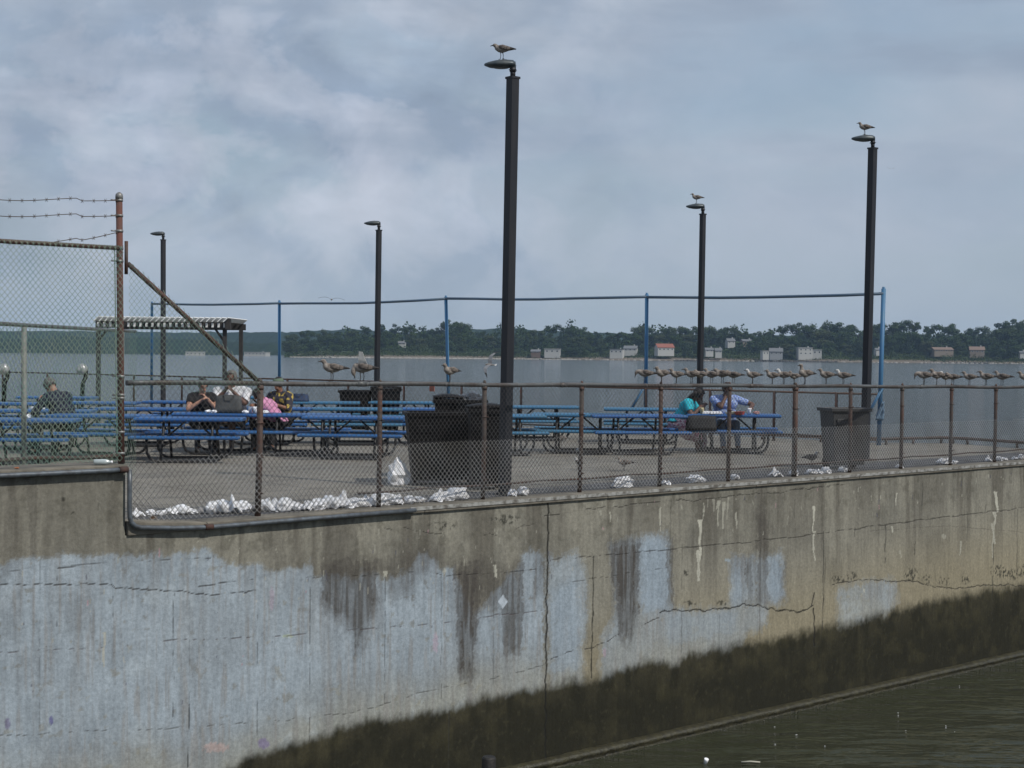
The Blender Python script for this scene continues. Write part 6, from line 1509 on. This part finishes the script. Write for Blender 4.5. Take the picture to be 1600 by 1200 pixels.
# ------------------------------------------------------------------ things on the tables
def build_table_things():
    TZ = .768
    def tote(px, Y, w, h, d, m, label, z=TZ, rz=0.0, handles=True, name='handbag'):
        root = thing(name, label, 'bag', at(px, Y, z), rz); mb = MB(); n = 9; k = 5; secs = []
        for j in range(k):
            t = j / (k - 1); ww = w * (1 - .10 * t); dd = d * (1 - .55 * t); zz = h * t
            for q in range(18):
                a = 2 * math.pi * q / 18; ca, sa = math.cos(a), math.sin(a); e = .35
                secs.append((math.copysign(abs(ca) ** e, ca) * ww / 2, math.copysign(abs(sa) ** .6, sa) * dd / 2 * (1 + .12 * mnoise.noise(Vector((ca * 3, t * 4, px)))), zz - (.03 * math.sin(a * 2) ** 2 if j == k - 1 else 0)))
        mb.add(secs, [(j * 18 + q, j * 18 + (q + 1) % 18, (j + 1) * 18 + (q + 1) % 18, (j + 1) * 18 + q) for j in range(k - 1) for q in range(18)] + [tuple(reversed(range(18))), tuple((k - 1) * 18 + q for q in range(18))], 0, True); mb.build('bag_body', m, root)
        if handles:
            for s_ in (-1, 1):
                mb = MB(); mb.tube([(-w * .2, s_ * d * .24, h * .8), (-w * .17, s_ * d * .28, h * 1.0), (-w * .1, s_ * (d * .4), h * .72), (w * .1, s_ * (d * .42), h * .70), (w * .17, s_ * d * .28, h * 1.0), (w * .2, s_ * d * .24, h * .8)], .009, 6); mb.build('handle', m, root)
        return root
    tote(357.5, 28.85, .52, .345, .20, mat('grey_handbag', (.075, .078, .078), (.05, .052, .052), .6, scale=6), 'big grey handbag standing on the table in front of the man in white')
    tote(1096, 30.0, .62, .29, .26, mat('dark_lap_fill', (.012, .012, .013), (.022, .022, .022), .7, scale=6), 'added black shape for the dark laps and legs below the eating couple', z=.475 - .16, handles=False, name='dark_lap_shape').location.z = .47 - .0  # bag-shaped filler added for the darkness of laps and legs under the table
    tote(467, 35.9, .48, .18, .34, mat('navy_bag', (.02, .035, .075), (.03, .05, .10), .8, scale=5), 'dark blue rounded bag lying on the farther teal table', handles=True, name='soft_bag')
    def small(kind, px, Y, label, cat, m, shape, z=TZ):
        mb = MB()
        if shape == 'cup': mb.lathe([(.032, 0), (.042, .10), (.045, .125), (.040, .125)], n=14)
        elif shape == 'tray': mb.box((0, 0, .022), (.24, .17, .03)); mb.box((0, 0, .045), (.20, .13, .02))
        elif shape == 'box': mb.taper((0, 0, 0), (.16, .12), (.19, .14), .06)
        elif shape == 'bottle': mb.lathe([(.035, 0), (.035, .14), (.015, .19), (.015, .22)], n=12)
        else: vs, fs = crumple((0, 0, .03), (.065, .05, .035), int(px), .4, 2); mb.add(vs, fs)
        o = mb.build(kind, m); o.location = at(px, Y, z); o.rotation_euler = (0, 0, px % 3); tag(o, label, cat); return o
    red = mat('red_carton', (.42, .06, .04), (.34, .05, .035), .6); yl = mat('cream_food', (.62, .55, .36), (.5, .42, .24), .8); bl = mat('blue_cup_print', (.06, .14, .36), (.5, .5, .5), .6, scale=20)
    small('food_wrapper', 325, 28.8, 'white food wrapper on the table left of the grey handbag', 'wrapper', paper, 'c'); small('food_wrapper', 334, 28.75, 'second white wrapper touching the left side of the grey handbag', 'wrapper', paper, 'c')
    small('food_wrapper', 384, 28.7, 'white wrapper on the table right of the grey handbag', 'wrapper', paper, 'c'); small('drink_cup', 391, 28.75, 'blue and white cup right of the grey handbag', 'cup', bl, 'cup'); small('drink_cup', 398, 28.8, 'white cup on the table next to the low fence post', 'cup', paper, 'cup'); small('food_tray', 409, 28.9, 'white tray left of the pink shirt', 'tray', paper, 'tray')
    small('drink_cup', 1097, 30.45, 'cream coloured cup on the table in front of the turquoise woman', 'cup', yl, 'cup'); small('food_tray', 1107, 30.5, 'white food tray between the turquoise woman and the man', 'tray', paper, 'tray'); small('food_tray', 1119, 30.45, 'white food tray in front of the man in blue', 'tray', paper, 'tray')
    small('food_tray', 1144, 30.5, 'cream food tray right of the double fence post', 'tray', yl, 'tray'); small('carton', 1156, 30.35, 'red carton on the table by the man in blue', 'carton', red, 'box'); small('drink_cup', 1171, 30.5, 'small white cup right of the red carton', 'cup', paper, 'cup'); small('food_wrapper', 1182, 30.55, 'pinkish wrapper near the free right end of the couple table', 'wrapper', mat('pink_wrapper', (.45, .22, .2), (.35, .2, .18), .8), 'c')
    small('food_wrapper', 44, 25.9, 'pale paper on the far left table by the side fence post', 'wrapper', paper, 'c'); small('food_tray', 58, 29.7, 'white tray on the table in front of the man in navy', 'tray', paper, 'tray')
    small('food_wrapper', 905, 30.4, 'crumpled white paper under the faded teal table', 'wrapper', paper, 'c', .0); small('food_wrapper', 1022, 30.9, 'white bag on the deck under the bench left of the pink skirt', 'wrapper', paper, 'c', .0)
build_table_things()

# ------------------------------------------------------------------ air
def build_haze():
    mb = MB(); x, y0, y1, z0, z1 = 2350, -300, 3350, -7.5, 78
    mb.box((0, (y0 + y1) / 2, (z0 + z1) / 2), (2 * x, y1 - y0, z1 - z0))
    m = bpy.data.materials.new('haze_air'); m.use_nodes = True; nt = m.node_tree; nt.nodes.clear(); o_ = nt.nodes.new('ShaderNodeOutputMaterial'); v = nt.nodes.new('ShaderNodeVolumePrincipled')
    v.inputs['Color'].default_value = (.50, .70, .97, 1); v.inputs['Density'].default_value = 0.95e-4; v.inputs['Anisotropy'].default_value = .0
    nt.links.new(v.outputs[0], o_.inputs['Volume'])
    tag(mb.build('haze', m), kind='stuff')
build_haze()
scene.cycles.volume_bounces = 0
scene.cycles.max_bounces = 6
